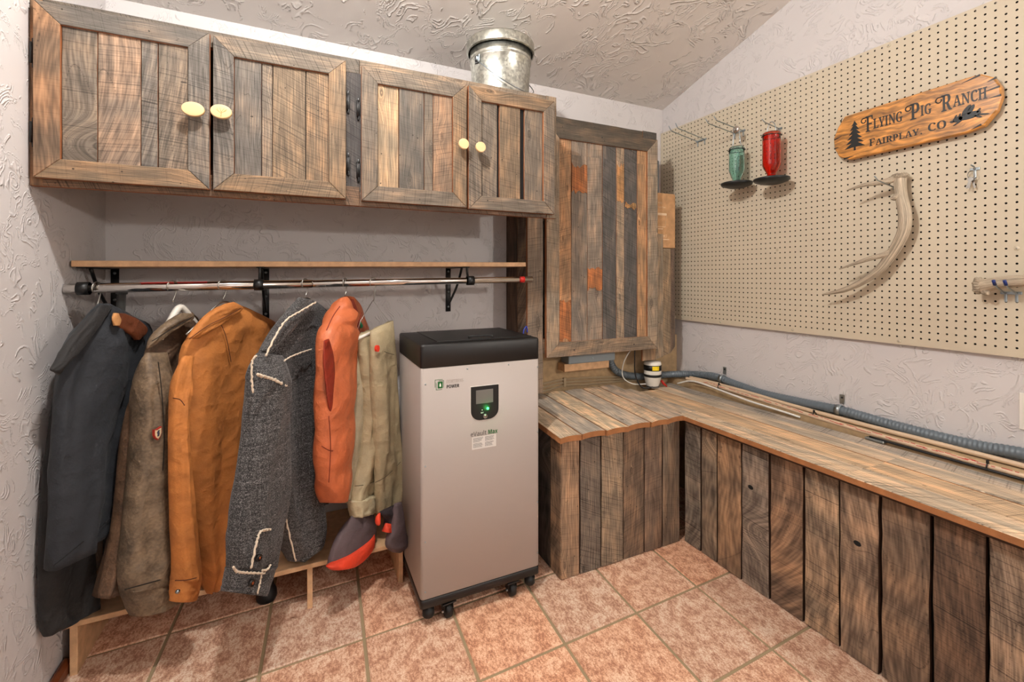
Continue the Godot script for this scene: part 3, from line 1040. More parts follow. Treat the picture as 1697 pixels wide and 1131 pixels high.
# -------------------------------------------------------------------- plank benches
func make_benches():
	var b = thing("plank_bench", "short reclaimed plank bench beside the metal battery cabinet", "bench", Vector3(1.34, 0, -1.93))
	var st := begin()
	cbox(st, Vector3(1.35, 0.30, -1.93), Vector3(0.66, 0.60, 0.50), 0.002)
	put(b, "carcass", st.commit(), M("cavity"))  # black core paints the shade in the plank gaps
	var xs := [0.998, 1.095, 1.207, 1.331, 1.455, 1.568, 1.680]
	var hs := [0.611, 0.611, 0.613, 0.614, 0.616, 0.617]
	var tint := [Color(1.10, 0.94, 0.78), Color(0.83, 0.80, 0.77), Color(1.01, 0.94, 0.83), Color(0.85, 0.74, 0.64), Color(0.90, 0.78, 0.69), Color(0.94, 0.87, 0.78)]
	for i in 6:
		board(b, "front_plank", worn(xs[i] + 0.0015, 0.003, xs[i + 1] - 0.0015, hs[i], 1, 0.003), -1.674, -1.652 + rng.randf_range(-0.003, 0.002), 1, "bench", tint[i], [0, 3, 1, 4, 7, 5][i], "edge_dark", Transform3D(), 0.003)
	var zs := [-2.18, -2.03, -1.86, -1.745, -1.654]
	for i in 4:
		board(b, "side_plank", worn(zs[i] + 0.001, 0.003, zs[i + 1] - 0.001, 0.611, 1, 0.002), -1.018, -0.998, 1, "bench", [Color(0.6, 0.6, 0.6), Color(0.62, 0.60, 0.58), Color(0.56, 0.56, 0.57), Color(0.92, 0.78, 0.64)][i], [3, 1, 5, 6][i], "edge_dark", at0(FACE_LEFT))
	# top planks run front to back, slightly rising, their front ends cupped
	var tx := [0.962, 1.072, 1.196, 1.322, 1.450, 1.562, 1.676]
	var top_tint := [Color(1.25, 1.15, 1.00), Color(1.08, 1.06, 1.02), Color(1.28, 1.19, 1.02), Color(1.13, 1.10, 1.05), Color(1.25, 1.13, 0.97), Color(1.08, 1.04, 0.99)]
	var slope := Transform3D(Basis(Vector3.RIGHT, 0.052), Vector3(0, 0.613, -1.60))
	for i in 6:
		var front := [0.002, 0.006, 0.0, 0.008, 0.003, 0.010][i] as float
		put(b, "top_plank", cupped(tx[i] + 0.003, tx[i + 1] - 0.003, -front, -0.565, 0.024, 0.005, [1, 5, 6, 0, 4, 2][i]), wood("cab", top_tint[i], "edge_tan"), slope)

	var r = thing("long_plank_bench", "long reclaimed plank bench running along the right wall under the pegboard", "bench", Vector3(1.90, 0, -0.4))
	var s2 := begin()
	cbox(s2, Vector3(1.91, 0.295, -0.2), Vector3(0.36, 0.59, 2.9), 0.002)
	put(r, "carcass", s2.commit(), M("cavity"))  # black filling stands in for shade between the planks
	var cz := [-1.650, -1.548, -1.456, -1.329, -1.203, -1.068, -0.943, -0.821, -0.692, -0.568, -0.43, -0.30, -0.17]
	var ct := [Color(0.83, 0.81, 0.78), Color(0.90, 0.83, 0.74), Color(1.01, 0.85, 0.69), Color(0.92, 0.87, 0.83), Color(0.94, 0.78, 0.65), Color(1.01, 0.92, 0.81), Color(0.99, 0.87, 0.76), Color(0.83, 0.72, 0.62), Color(0.74, 0.60, 0.49), Color(0.96, 0.87, 0.78), Color(0.90, 0.78, 0.67), Color(0.87, 0.81, 0.74)]
	var cc := [1, 5, 2, 3, 4, 6, 0, 7, 3, 1, 2, 5]
	for i in 12:
		var top: float = [0.604, 0.600, 0.603, 0.600, 0.598, 0.597, 0.594, 0.596, 0.590, 0.592, 0.59, 0.595][i]
		var gap := 0.002 if i != 8 else 0.005
		board(r, "front_plank", worn(cz[i] + gap, 0.003, cz[i + 1] - 0.002, top, 1, 0.0035, 9), -1.722, -1.700 + rng.randf_range(-0.003, 0.003), 1, "bench", ct[i], cc[i], "edge_dark", at0(FACE_LEFT), 0.003)
	var knots := begin()
	for q in [[0.40, -0.885], [0.42, -0.885 - 0.40]]:
		lathe_into(knots, [[0.0, 0.0], [0.013, 0.0], [0.011, 0.002], [0.0, 0.002]], 14, Transform3D(Basis(Vector3(0, 0, 1), PI / 2).scaled(Vector3(1, 0.75, 1)), Vector3(1.6985, q[0], q[1])))
	put(r, "knot_hole", finish(knots), M("cavity"))  # flat black discs paint the shade inside the knot holes
	var lx := [1.650, 1.772, 1.905, 2.015, 2.105]
	var lt := [Color(1.22, 1.14, 1.01), Color(1.28, 1.10, 0.87), Color(1.18, 1.11, 1.00), Color(1.02, 1.01, 0.99)]
	for i in 4:
		var back := [1.64, 2.06, 2.14, 2.16][i] as float
		board(r, "top_plank", worn(lx[i] + 0.0026, -1.30, lx[i + 1] - 0.0026, back, 1, 0.002, 14), 0.614, 0.636 - [0.0, 0.0015, 0.0, 0.003][i], 1, "cab", lt[i], [6, 0, 5, 7][i], "edge_tan", at0(FACE_UP), 0.0025, 2.2)
	board(r, "front_lip", worn(1.662, -1.30, 1.72, 1.63, 1, 0.001, 10), 0.604, 0.614, 1, "bench", Color(0.8, 0.62, 0.48), 6, "edge_dark", at0(FACE_UP), 0.002, 3.0)
	board(r, "joint_plank", worn(1.677, 1.642, 1.771, 2.13, 1, 0.001), 0.614, 0.6365, 1, "cab", Color(1.12, 1.07, 0.99), 4, "edge_dark", at0(FACE_UP))


# a plank lying along z, its section bowed upwards at the middle; surface 1 is the sawn front end
func cupped(x0: float, x1: float, zf: float, zb: float, t: float, bow: float, col: int) -> ArrayMesh:
	var st := begin()
	var se := begin()
	var n := 8
	var v := rng.randf_range(0.0, 0.4)
	var P := func(i, top):
		var s := float(i) / n
		var arch := bow * (1.0 - pow(2.0 * s - 1.0, 2.0))
		var rise := 0.0 if top else -t
		return Vector3(lerpf(x0, x1, s), t + rise + arch - bow, 0)
	for i in n:
		var a: Vector3 = P.call(i, true)
		var b: Vector3 = P.call(i + 1, true)
		var c: Vector3 = P.call(i + 1, false)
		var d: Vector3 = P.call(i, false)
		var up := Vector3(-(b.y - a.y), b.x - a.x, 0).normalized()
		var f := Vector3(0, 0, zf)
		var k := Vector3(0, 0, zb)
		var u0 := (col + 0.03 + 0.94 * i / n) / 8.0
		var u1 := (col + 0.03 + 0.94 * (i + 1) / n) / 8.0
		tri(st, a + f, b + f, b + k, up, Vector2(u0, v), Vector2(u1, v), Vector2(u1, v + 0.58))
		tri(st, a + f, b + k, a + k, up, Vector2(u0, v), Vector2(u1, v + 0.58), Vector2(u0, v + 0.58))
		facet(se, [a + f, b + f, c + f, d + f], Vector3(0, 0, 1))
		facet(se, [a + k, b + k, c + k, d + k], Vector3(0, 0, -1))
		facet(se, [d + f, c + f, c + k, d + k], Vector3(0, -1, 0))
	for s in [0, n]:
		var a2: Vector3 = P.call(s, true)
		var d2: Vector3 = P.call(s, false)
		facet(se, [a2 + Vector3(0, 0, zf), d2 + Vector3(0, 0, zf), d2 + Vector3(0, 0, zb), a2 + Vector3(0, 0, zb)], Vector3(-1 if s == 0 else 1, 0, 0))
	return se.commit(st.commit())


# -------------------------------------------------------------------- shelf, rail, brackets, low shelf
func rod_y(x: float) -> float:
	return 1.2625 + (x + 0.70) * 0.0162


func make_rack():
	var s = thing("wall_shelf", "narrow pine shelf board above the coat rail", "shelf", Vector3(0.15, 1.345, -2.16))
	var tilt := Transform3D(Basis(Vector3(0, 0, 1), 0.0105), Vector3(0.15, 1.345, 0))
	put(s, "board", span(Vector3(-0.862, 0.0, BACK + 0.003), Vector3(0.855, 0.021, -2.0), 0.0015), M("pine"), tilt)
	var br := [["leftmost black shelf bracket, behind the black jacket", -0.690], ["middle black shelf bracket, above the tan jacket", -0.155], ["rightmost black shelf bracket, on the bare wall near the tall cabinet", 0.700]]
	for q in br:
		var x: float = q[1]
		var y := 1.339 + (x + 0.70) * 0.0105
		var st := begin()
		cbox(st, Vector3(x, y - 0.118, BACK + 0.004), Vector3(0.026, 0.235, 0.006), 0.001)
		cbox(st, Vector3(x, y - 0.005, -2.163), Vector3(0.026, 0.005, 0.304), 0.001)
		put_tube(st, [Vector3(x, y - 0.20, BACK + 0.008), Vector3(x, y - 0.10, -2.17), Vector3(x, y - 0.008, -2.09)], 0.006)
		var ry := rod_y(x)
		var hook := [Vector3(x, y - 0.004, -2.012), Vector3(x, (y + ry) / 2, -2.008), Vector3(x, ry, -1.988)]
		var o = thing("shelf_bracket", q[0], "bracket", Vector3(x, y, BACK), "black brackets under the shelf")
		if x > -0.6: put_tube(st, hook, 0.0055)
		put(o, "arm", finish(st), M("black_metal"))
		var sc := begin()
		for dy in [0.022, 0.13, 0.21]:
			var nrm := Transform3D(Basis(Vector3(1, 0, 0), PI / 2), Vector3(x, y - dy, BACK + 0.007))
			lathe_into(sc, [[0.0, 0.0], [0.006, 0.0], [0.005, 0.002], [0.0, 0.0025]], 12, nrm)
		put(o, "screw", finish(sc), M("zinc"))
		put(o, "clip", lathe([[0.0205, -0.016], [0.0215, -0.016], [0.0215, 0.016], [0.0205, 0.016]], 24, Transform3D(Basis(Vector3(0, 0, 1), PI / 2), Vector3(x if x > -0.6 else x + 0.022, ry, -1.968))), M("black_plastic"))
	var r = thing("coat_rail", "polished chrome coat rail under the pine shelf", "rail", Vector3(0.15, rod_y(0.15), -1.968))
	var seg := func(a: float, b: float, rad: float): return tube([Vector3(a, rod_y(a), -1.968), Vector3((a + b) / 2, rod_y((a + b) / 2), -1.968), Vector3(b, rod_y(b), -1.968)], rad, 28)
	put(r, "outer_tube", seg.call(-0.715, 0.03, 0.0165), M("chrome"))
	put(r, "inner_tube", seg.call(0.02, 1.022, 0.0145), M("chrome"))
	put(r, "red_sticker", seg.call(0.955, 0.978, 0.0153), M("red_clip"))
	var lab := begin()
	for q in [[-0.515, -0.42, 0.0025], [-0.41, -0.32, 0.002]]:
		cbox(lab, Vector3((q[0] + q[1]) / 2, rod_y((q[0] + q[1]) / 2) + 0.0155, -1.960), Vector3(q[1] - q[0], q[2], 0.012), 0.0008, Basis(Vector3(0, 0, 1), 0.0162))
	put(r, "printed_label", lab.commit(), M("red_print"))


func put_tube(st, pts, r):
	tube_into(st, smooth_path(pts, 4), r, 8)


func make_low_bench():
	var b = thing("low_shelf", "low unpainted plywood shelf with thin legs under the coats", "shelf", Vector3(-0.15, 0, -2.12))
	var p = M("pine")
	put(b, "top", span(Vector3(LEFT + 0.002, 0.160, BACK + 0.002), Vector3(0.386, 0.178, -1.925), 0.0015), p)
	put(b, "leg", span(Vector3(LEFT + 0.03, 0.0, BACK + 0.03), Vector3(LEFT + 0.05, 0.160, -1.93), 0.001), p)
	put(b, "leg", span(Vector3(0.013, 0.0, BACK + 0.03), Vector3(0.032, 0.160, -1.93), 0.001), p)
	put(b, "leg", span(Vector3(0.366, 0.0, BACK + 0.03), Vector3(0.384, 0.160, -1.93), 0.001), p)
	# a grey pole standing on the shelf in the corner, and the dark foot of something below
	var q = thing("grey_pole", "slim grey pole standing in the corner behind the black jacket", "pole", Vector3(-0.668, 0.178, -2.17))
	put(q, "tube", tube([Vector3(-0.672, 0.20, -2.17), Vector3(-0.655, 0.75, -2.19), Vector3(-0.638, 1.24, -2.21)], 0.014, 14), M("pole"))
	put(q, "foot", tube([Vector3(-0.673, 0.178, -2.17), Vector3(-0.672, 0.21, -2.17)], [0.019, 0.017], 14), M("dark_pole"))
	put(q, "cap", tube([Vector3(-0.638, 1.235, -2.21), Vector3(-0.637, 1.26, -2.211)], 0.018, 14), M("pole"))
	var f = obj("rounded_foot", lathe([[0.0, 0.0], [0.033, 0.0], [0.038, 0.012], [0.036, 0.035], [0.026, 0.055], [0.022, 0.13], [0.0, 0.13]], 20, T(-0.135, 0.001, -2.06)), M("dark_pole"))
	tag(f, "dark rounded foot on the tiles below the low shelf", "foot")


# -------------------------------------------------------------------- coats on hangers
func garment(which: String, p0: Vector3, phi: float) -> Node3D:
	var info: Array = {
		"black": ["jacket", "black fleece jacket with a brown leather yoke at the left end of the rail", "jacket"],
		"olive": ["jacket", "worn olive-brown waxed jacket with a small shield patch on its sleeve", "jacket"],
		"tan": ["jacket", "rust-tan canvas jacket in the middle of the rail", "jacket"],
		"denim": ["jacket", "charcoal tweed jacket with frayed cream seams and buttoned cuff", "jacket"],
		"vest": ["vest", "orange quilted puffer vest with a stand-up collar", "vest"],
		"wader": ["waders", "khaki waders with grey and coral neoprene boot ends folded over a hanger", "waders"]}[which]
	var e := Vector3(cos(deg_to_rad(phi)), 0, -sin(deg_to_rad(phi)))
	var n := Vector3(sin(deg_to_rad(phi)), 0, cos(deg_to_rad(phi)))
	hanger(which, p0, e, n)
	var o = thing(info[0], info[1], info[2], p0, "clothes on the coat rail")
	o.basis = Basis(e, Vector3.UP, n)
	return o


# a loose cloth tube between a left and a right outline in the garment's own plane: rows of [x left, y left, x right, y right]
func cloth(g: Node3D, called: String, mat: String, off: float, thick: float, fold: float, count: float, seed_: int, rows: Array):
	var m := 36
	var path := []
	for r in rows: path.append([Vector3(r[0], r[1] - (g.position.y), 0), Vector3(r[2], r[3] - g.position.y, 0)])
	var lefts := []
	var rights := []
	for q in path:
		lefts.append(q[0])
		rights.append(q[1])
	var steps := 5 if rows.size() > 4 else 6
	lefts = smooth_path(lefts, steps)
	rights = smooth_path(rights, steps)
	var nz := noise(seed_, 1.0, 2)
	var out := []
	var total := lefts.size()
	for i in total:
		var a: Vector3 = lefts[i]
		var b: Vector3 = rights[i]
		var mid := (a + b) * 0.5
		var half := (b - a) * 0.5
		var w := half.length()
		var h := float(i) / (total - 1)
		var close := minf(h, 1.0 - h) if called in ["collar", "lapel", "armhole_shade", "bootie", "bootie_trim"] else minf(h, (1.0 - h) + 0.22)
		var ends := minf(1.0, 0.35 + 2.9 * close + (0.65 if called in ["cuff", "elastic_cuff", "yoke", "lining_patch"] or (mat.begins_with("vest") and called.begins_with("collar")) else 0.0))
		var t := minf(thick, w * 0.85 + 0.002) * ends
		var ring := []
		for j in m:
			var ang := TAU * j / m
			var cx := signf(cos(ang)) * pow(absf(cos(ang)), 0.9)
			var sx := signf(sin(ang)) * pow(absf(sin(ang)), 0.75)
			var grow := smoothstep(0.0, 0.35, h)
			var f := sin(cx * PI * count * 0.5 + h * 2.3 + seed_ * 1.7) * 0.7 + nz.get_noise_2d(cx * 1.6 * count * 0.5, h * 2.2) * 1.3 + nz.get_noise_2d(cx * 3.0, h * 9.0 + 20.0) * 0.45
			var z: float = t * sx + 1.4 * fold * f * grow * absf(sin(ang)) * 1.25
			if called == "elastic_cuff": z += 0.004 * sin(cx * 24.0) * absf(sin(ang))
			if called == "body" and mat == "vest": z += 0.013 * absf(sin(h * PI * 6.0 + cx * 0.5)) * absf(sin(ang)) * signf(sx)
			ring.append(mid + half * cx + Vector3(0, nz.get_noise_2d(h * 5.0, cx * 2.0) * fold * 0.4, off + z))
		out.append(ring)
	var st := begin()
	skin(st, out, true, Vector2(1, 1), true)
	fan(st, out[0], false)
	fan(st, out[-1], true)
	obj(called, finish(st), M(mat), g)


func seam(g: Node3D, called: String, mat: String, off: float, r: float, pts: Array):
	var p := []
	for q in pts: p.append(Vector3(q.x, q.y - g.position.y, off))
	p = smooth_path(p, 8)
	if mat == "fray":
		for i in p.size(): p[i] += Vector3(sin(i * 2.4), cos(i * 3.1), sin(i * 1.7)) * r * 0.35
	var rad := []
	for i in p.size(): rad.append(r * (1.0 + (0.35 * sin(i * 2.9) if mat == "fray" else 0.0)))
	obj(called, tube(p, rad, 6), M(mat), g)


func hanger(which: String, p0: Vector3, e: Vector3, n: Vector3):
	var label: String = {"black": "wire hook hanger holding the black fleece jacket", "olive": "hanger with a white plastic shoulder holding the olive-brown jacket", "tan": "twisted wire hanger holding the rust-tan jacket",
		"denim": "wire hanger holding the charcoal tweed jacket", "vest": "green hanger inside the orange puffer vest", "wader": "thin wire trouser hanger holding the khaki waders"}[which]
	var h = thing("coat_hanger", label, "hanger", p0, "coat hangers on the rail")
	h.basis = Basis(e, Vector3.UP, n)
	var ry := rod_y(p0.x) - p0.y
	var zr: float = (-1.968 - p0.z)
	var pts := []
	# the hook runs over the rail (which lies across the hanger)
	var c := Vector3(zr * -e.z * -1.0, ry, zr * n.z)
	for i in 11:
		var a := deg_to_rad(-35.0 + 250.0 * i / 10.0)
		pts.append(c + Vector3(cos(a), 0, 0) * 0.021 + Vector3(0, sin(a) * 0.0205, 0))
	pts.reverse()
	var stop := -0.062 if which != "wader" else -0.092
	pts.append(Vector3(c.x + 0.010, ry - 0.035, c.z))
	pts.append(Vector3(0.0, stop, c.z * 0.5))
	var st := begin()
	tube_into(st, smooth_path(pts, 3), 0.0022, 7)
	obj("hook", finish(st), M("steel"), h)
	if which == "wader":
		var s2 := begin()
		tube_into(s2, [Vector3(0, -0.09, 0), Vector3(0.101, -0.186, 0.0), Vector3(0.101, -0.198, 0.004)], 0.0014, 6)
		tube_into(s2, [Vector3(0, -0.09, 0), Vector3(-0.071, -0.170, 0.0), Vector3(-0.113, -0.243, 0.004)], 0.0014, 6)
		obj("wire", finish(s2), M("steel"), h)
		obj("tube_bar", tube([Vector3(-0.119, -0.243, 0.012), Vector3(0.101, -0.198, 0.012)], 0.0065, 14), M("white_plastic"), h)
		return
	var s3 := begin()
	var w: float = {"black": 0.09, "olive": 0.08, "tan": 0.15, "denim": 0.14, "vest": 0.165}[which]
	var m: String = {"olive": "white_plastic", "vest": "green_tip"}.get(which, "steel")
	var r: float = {"olive": 0.012, "vest": 0.012}.get(which, 0.004)
	var y0: float = {"olive": -0.085, "vest": -0.075}.get(which, -0.07)
	var mid := 0.03 if which == "olive" else 0.0
	if which == "vest":
		tube_into(s3, smooth_path([Vector3(-0.178, -0.208, 0.02), Vector3(-0.085, -0.175, 0.01), Vector3(0, -0.12, 0), Vector3(0.10, -0.165, 0), Vector3(0.165, -0.21, 0)], 5), r, 9)
	else: tube_into(s3, smooth_path([Vector3(mid - w, y0 - 0.105, 0), Vector3(mid - w * 0.5, y0 - 0.05, 0), Vector3(mid, y0, 0), Vector3(mid + w * 0.5, y0 - 0.035, 0), Vector3(mid + w, y0 - 0.085, 0)], 5), r, 9)
	obj("shoulder_bar", finish(s3), M(m), h)


func make_garments():
	var g: Node3D
	g = garment("black", Vector3(-0.634, 1.267, -1.970), 72)
	cloth(g, "body", "black", 0.055, 0.045, 0.01, 3.2, 1, [[-0.069, 1.214, -0.026, 1.213], [-0.130, 1.146, 0.066, 1.163], [-0.187, 1.084, 0.156, 1.106], [-0.205, 0.980, 0.121, 0.924], [-0.220, 0.808, 0.040, 0.732], [-0.229, 0.637, 0.020, 0.562], [-0.235, 0.454, -0.015, 0.473]])
	cloth(g, "sleeve", "black2", -0.005, 0.03, 0.006, 2.0, 2, [[-0.118, 1.017, -0.021, 1.018], [-0.152, 0.932, -0.021, 0.917], [-0.177, 0.776, -0.021, 0.736], [-0.200, 0.590, -0.021, 0.535], [-0.206, 0.416, -0.021, 0.343], [-0.196, 0.276, -0.001, 0.218], [-0.185, 0.230, -0.001, 0.190]])
	cloth(g, "lapel", "black2", 0.085, 0.016, 0.002, 1.0, 3, [[-0.106, 1.214, -0.056, 1.205], [-0.166, 1.161, -0.125, 1.139], [-0.217, 1.115, -0.184, 1.086], [-0.253, 1.073, -0.234, 1.049], [-0.280, 1.043, -0.255, 1.022]])
	cloth(g, "yoke", "brownyoke", 0.104, 0.008, 0.001, 1.0, 4, [[-0.075, 1.184, -0.030, 1.179], [-0.080, 1.167, 0.033, 1.153], [-0.070, 1.147, 0.079, 1.120], [-0.035, 1.123, 0.076, 1.099], [0.001, 1.102, 0.051, 1.087], [0.021, 1.083, 0.039, 1.083]])
	cloth(g, "lining_patch", "cream", 0.118, 0.006, 0.0, 1.0, 5, [[-0.095, 1.186, -0.080, 1.183], [-0.103, 1.169, -0.067, 1.160], [-0.095, 1.145, -0.075, 1.143]])
	seam(g, "seam", "blackst", 0.098, 0.0016, [Vector2(-0.287, 0.499), Vector2(-0.205, 0.506), Vector2(-0.079, 0.521)])
	g = garment("olive", Vector3(-0.426, 1.276, -1.970), 56)
	cloth(g, "body", "olivedk", -0.02, 0.05, 0.008, 3.0, 6, [[0.049, 1.166, 0.098, 1.167], [-0.036, 1.110, 0.123, 1.125], [-0.076, 1.032, 0.101, 1.024], [-0.106, 0.936, 0.054, 0.897], [-0.140, 0.865, 0.029, 0.771], [-0.158, 0.752, 0.017, 0.644], [-0.180, 0.549, -0.018, 0.465], [-0.206, 0.411, -0.093, 0.341], [-0.231, 0.311, -0.138, 0.269]])
	cloth(g, "sleeve", "olive", 0.05, 0.055, 0.006, 1.7, 7, [[-0.141, 1.055, -0.070, 1.043], [-0.157, 1.018, -0.063, 0.980], [-0.169, 0.934, -0.057, 0.885], [-0.175, 0.780, -0.059, 0.739], [-0.194, 0.586, -0.057, 0.547], [-0.214, 0.423, -0.031, 0.393], [-0.218, 0.370, -0.029, 0.324], [-0.213, 0.325, -0.043, 0.260]])
	cloth(g, "cuff", "olive", 0.05, 0.057, 0.003, 1.5, 8, [[-0.213, 0.329, -0.043, 0.262], [-0.200, 0.282, -0.038, 0.223], [-0.184, 0.229, -0.038, 0.181]])
	cloth(g, "collar", "olive", 0.05, 0.022, 0.003, 1.0, 9, [[-0.014, 1.174, 0.038, 1.168], [-0.059, 1.153, 0.030, 1.149], [-0.101, 1.127, -0.014, 1.130], [-0.128, 1.096, -0.068, 1.108], [-0.139, 1.068, -0.114, 1.076]])
	seam(g, "seam", "olivest", 0.11, 0.0018, [Vector2(-0.261, 0.373), Vector2(-0.181, 0.340), Vector2(-0.101, 0.308)])
	seam(g, "seam", "olivest", 0.085, 0.0016, [Vector2(-0.154, 1.095), Vector2(-0.083, 1.127), Vector2(-0.005, 1.159)])
	seam(g, "seam", "olivest", 0.108, 0.0016, [Vector2(-0.154, 1.029), Vector2(-0.142, 0.930), Vector2(-0.133, 0.790), Vector2(-0.138, 0.674)])
	badge(g, "sleeve_patch", Vector2(-0.156, 0.800), 0.1085, "shield")
	g = garment("tan", Vector3(-0.273, 1.280, -1.970), 54)
	cloth(g, "body", "tan", 0.0, 0.058, 0.009, 2.6, 10, [[0.008, 1.194, 0.088, 1.187], [-0.064, 1.166, 0.207, 1.134], [-0.138, 1.094, 0.260, 1.098], [-0.170, 1.017, 0.249, 1.017], [-0.163, 0.853, 0.190, 0.825], [-0.156, 0.688, 0.144, 0.593], [-0.134, 0.492, 0.113, 0.378], [-0.101, 0.306, 0.064, 0.227], [-0.066, 0.168, -0.025, 0.157]])
	cloth(g, "sleeve", "tan", 0.045, 0.05, 0.006, 1.5, 11, [[-0.205, 1.044, -0.162, 1.037], [-0.228, 0.990, -0.181, 0.980], [-0.238, 0.916, -0.189, 0.903], [-0.244, 0.782, -0.196, 0.764], [-0.238, 0.551, -0.172, 0.516], [-0.232, 0.393, -0.153, 0.354], [-0.232, 0.329, -0.153, 0.283]])
	cloth(g, "cuff", "tan", 0.045, 0.052, 0.002, 1.2, 12, [[-0.232, 0.331, -0.153, 0.287], [-0.236, 0.300, -0.160, 0.253], [-0.238, 0.266, -0.167, 0.226]])
	cloth(g, "collar", "tan", 0.05, 0.02, 0.002, 1.0, 13, [[-0.042, 1.204, -0.004, 1.209], [-0.091, 1.188, 0.036, 1.184], [-0.130, 1.164, -0.023, 1.148], [-0.167, 1.129, -0.096, 1.117], [-0.190, 1.100, -0.154, 1.093]])
	seam(g, "seam", "tanst", 0.0975, 0.0014, [Vector2(-0.279, 0.368), Vector2(-0.243, 0.345), Vector2(-0.204, 0.327)])
	seam(g, "seam", "tanst", 0.062, 0.0013, [Vector2(-0.075, 1.140), Vector2(-0.049, 1.083), Vector2(-0.028, 0.993)])
	seam(g, "seam", "tanst", 0.071, 0.0014, [Vector2(-0.205, 1.100), Vector2(-0.134, 1.136), Vector2(-0.059, 1.160), Vector2(0.010, 1.186)])
	seam(g, "seam", "tanst", 0.0955, 0.0014, [Vector2(-0.284, 0.930), Vector2(-0.261, 0.919), Vector2(-0.245, 0.897)])
	badge(g, "snap", Vector2(-0.270, 0.328), 0.099, "snap")
	g = garment("denim", Vector3(0.006, 1.288, -1.970), 56)
	cloth(g, "body", "denim", 0.0, 0.06, 0.01, 2.4, 14, [[-0.046, 1.211, 0.053, 1.203], [-0.144, 1.143, 0.172, 1.134], [-0.220, 1.076, 0.182, 1.062], [-0.256, 0.990, 0.131, 0.887], [-0.226, 0.795, 0.104, 0.715], [-0.189, 0.611, 0.091, 0.517], [-0.151, 0.469, 0.082, 0.357], [-0.110, 0.329, 0.065, 0.216], [-0.071, 0.209, -0.042, 0.196]])
	cloth(g, "back_hem", "denim", -0.05, 0.04, 0.006, 2.0, 15, [[0.051, 0.952, 0.207, 0.923], [0.071, 0.698, 0.207, 0.654], [0.092, 0.463, 0.226, 0.431], [0.113, 0.325, 0.231, 0.293]])
	cloth(g, "sleeve", "denim", 0.05, 0.058, 0.007, 1.6, 16, [[-0.324, 1.054, -0.212, 1.025], [-0.349, 1.006, -0.193, 0.958], [-0.356, 0.935, -0.186, 0.881], [-0.382, 0.789, -0.190, 0.719], [-0.419, 0.607, -0.199, 0.512], [-0.433, 0.500, -0.234, 0.414], [-0.433, 0.420, -0.267, 0.325]])
	cloth(g, "cuff", "denim", 0.05, 0.058, 0.003, 1.4, 17, [[-0.433, 0.421, -0.267, 0.327], [-0.438, 0.390, -0.293, 0.308], [-0.443, 0.357, -0.327, 0.267]])
	cloth(g, "collar", "denim", 0.05, 0.022, 0.002, 1.0, 18, [[-0.114, 1.226, -0.008, 1.205], [-0.166, 1.187, -0.067, 1.169], [-0.225, 1.143, -0.139, 1.123], [-0.273, 1.097, -0.212, 1.076], [-0.313, 1.059, -0.273, 1.040]])
	seam(g, "frayed_seam", "fray", 0.083, 0.0032, [Vector2(-0.059, 1.205), Vector2(-0.152, 1.178), Vector2(-0.232, 1.152), Vector2(-0.290, 1.100), Vector2(-0.333, 1.045)])
	seam(g, "frayed_seam", "fray", 0.075, 0.0028, [Vector2(-0.074, 1.027), Vector2(-0.151, 1.024), Vector2(-0.211, 1.017), Vector2(-0.255, 1.001), Vector2(-0.294, 0.974)])
	seam(g, "frayed_seam", "fray", 0.112, 0.0045, [Vector2(-0.407, 1.004), Vector2(-0.378, 0.992), Vector2(-0.329, 0.969), Vector2(-0.272, 0.936)])
	seam(g, "frayed_seam", "fray", 0.1, 0.0032, [Vector2(-0.397, 1.059), Vector2(-0.413, 1.043), Vector2(-0.415, 0.998), Vector2(-0.410, 0.949)])
	seam(g, "frayed_seam", "fray", 0.111, 0.0032, [Vector2(-0.501, 0.475), Vector2(-0.481, 0.449), Vector2(-0.434, 0.415), Vector2(-0.374, 0.375)])
	seam(g, "frayed_seam", "fray", 0.111, 0.0032, [Vector2(-0.385, 0.391), Vector2(-0.361, 0.379), Vector2(-0.347, 0.384)])
	seam(g, "frayed_seam", "fray", 0.114, 0.0035, [Vector2(-0.351, 0.500), Vector2(-0.378, 0.513), Vector2(-0.399, 0.515), Vector2(-0.415, 0.485), Vector2(-0.435, 0.429)])
	seam(g, "frayed_seam", "fray", 0.108, 0.003, [Vector2(-0.381, 0.384), Vector2(-0.389, 0.358), Vector2(-0.400, 0.330)])
	seam(g, "frayed_seam", "fray", 0.07, 0.003, [Vector2(-0.227, 0.506), Vector2(-0.201, 0.408), Vector2(-0.161, 0.277)])
	badge(g, "button", Vector2(-0.401, 0.440), 0.1155, "button")
	badge(g, "button", Vector2(-0.431, 0.383), 0.1155, "button")
	g = garment("vest", Vector3(0.155, 1.290, -1.970), 62)
	cloth(g, "body", "vest", 0.015, 0.046, 0.004, 2.0, 19, [[-0.067, 1.218, -0.028, 1.222], [-0.094, 1.198, -0.016, 1.187], [-0.121, 1.170, 0.008, 1.140], [-0.171, 1.133, 0.032, 1.087], [-0.224, 1.079, 0.064, 1.025], [-0.242, 0.911, 0.014, 0.886], [-0.246, 0.782, 0.002, 0.727], [-0.242, 0.651, -0.016, 0.585], [-0.228, 0.558, -0.039, 0.484], [-0.186, 0.463, -0.062, 0.410]])
	cloth(g, "collar", "vest", -0.015, 0.016, 0.002, 1.5, 20, [[0.042, 1.221, 0.110, 1.213], [0.066, 1.199, 0.198, 1.168], [0.085, 1.154, 0.234, 1.123], [0.097, 1.103, 0.271, 1.077], [0.110, 1.057, 0.286, 1.044], [0.123, 1.016, 0.163, 1.013]])
	cloth(g, "collar_shaded_lining", "vestdk", 0.008, 0.008, 0.001, 1.0, 33, [[-0.011, 1.213, 0.061, 1.205], [0.000, 1.181, 0.107, 1.155], [0.024, 1.134, 0.133, 1.105], [0.055, 1.077, 0.127, 1.058]])  # shade inside the open collar put into a darker orange lining
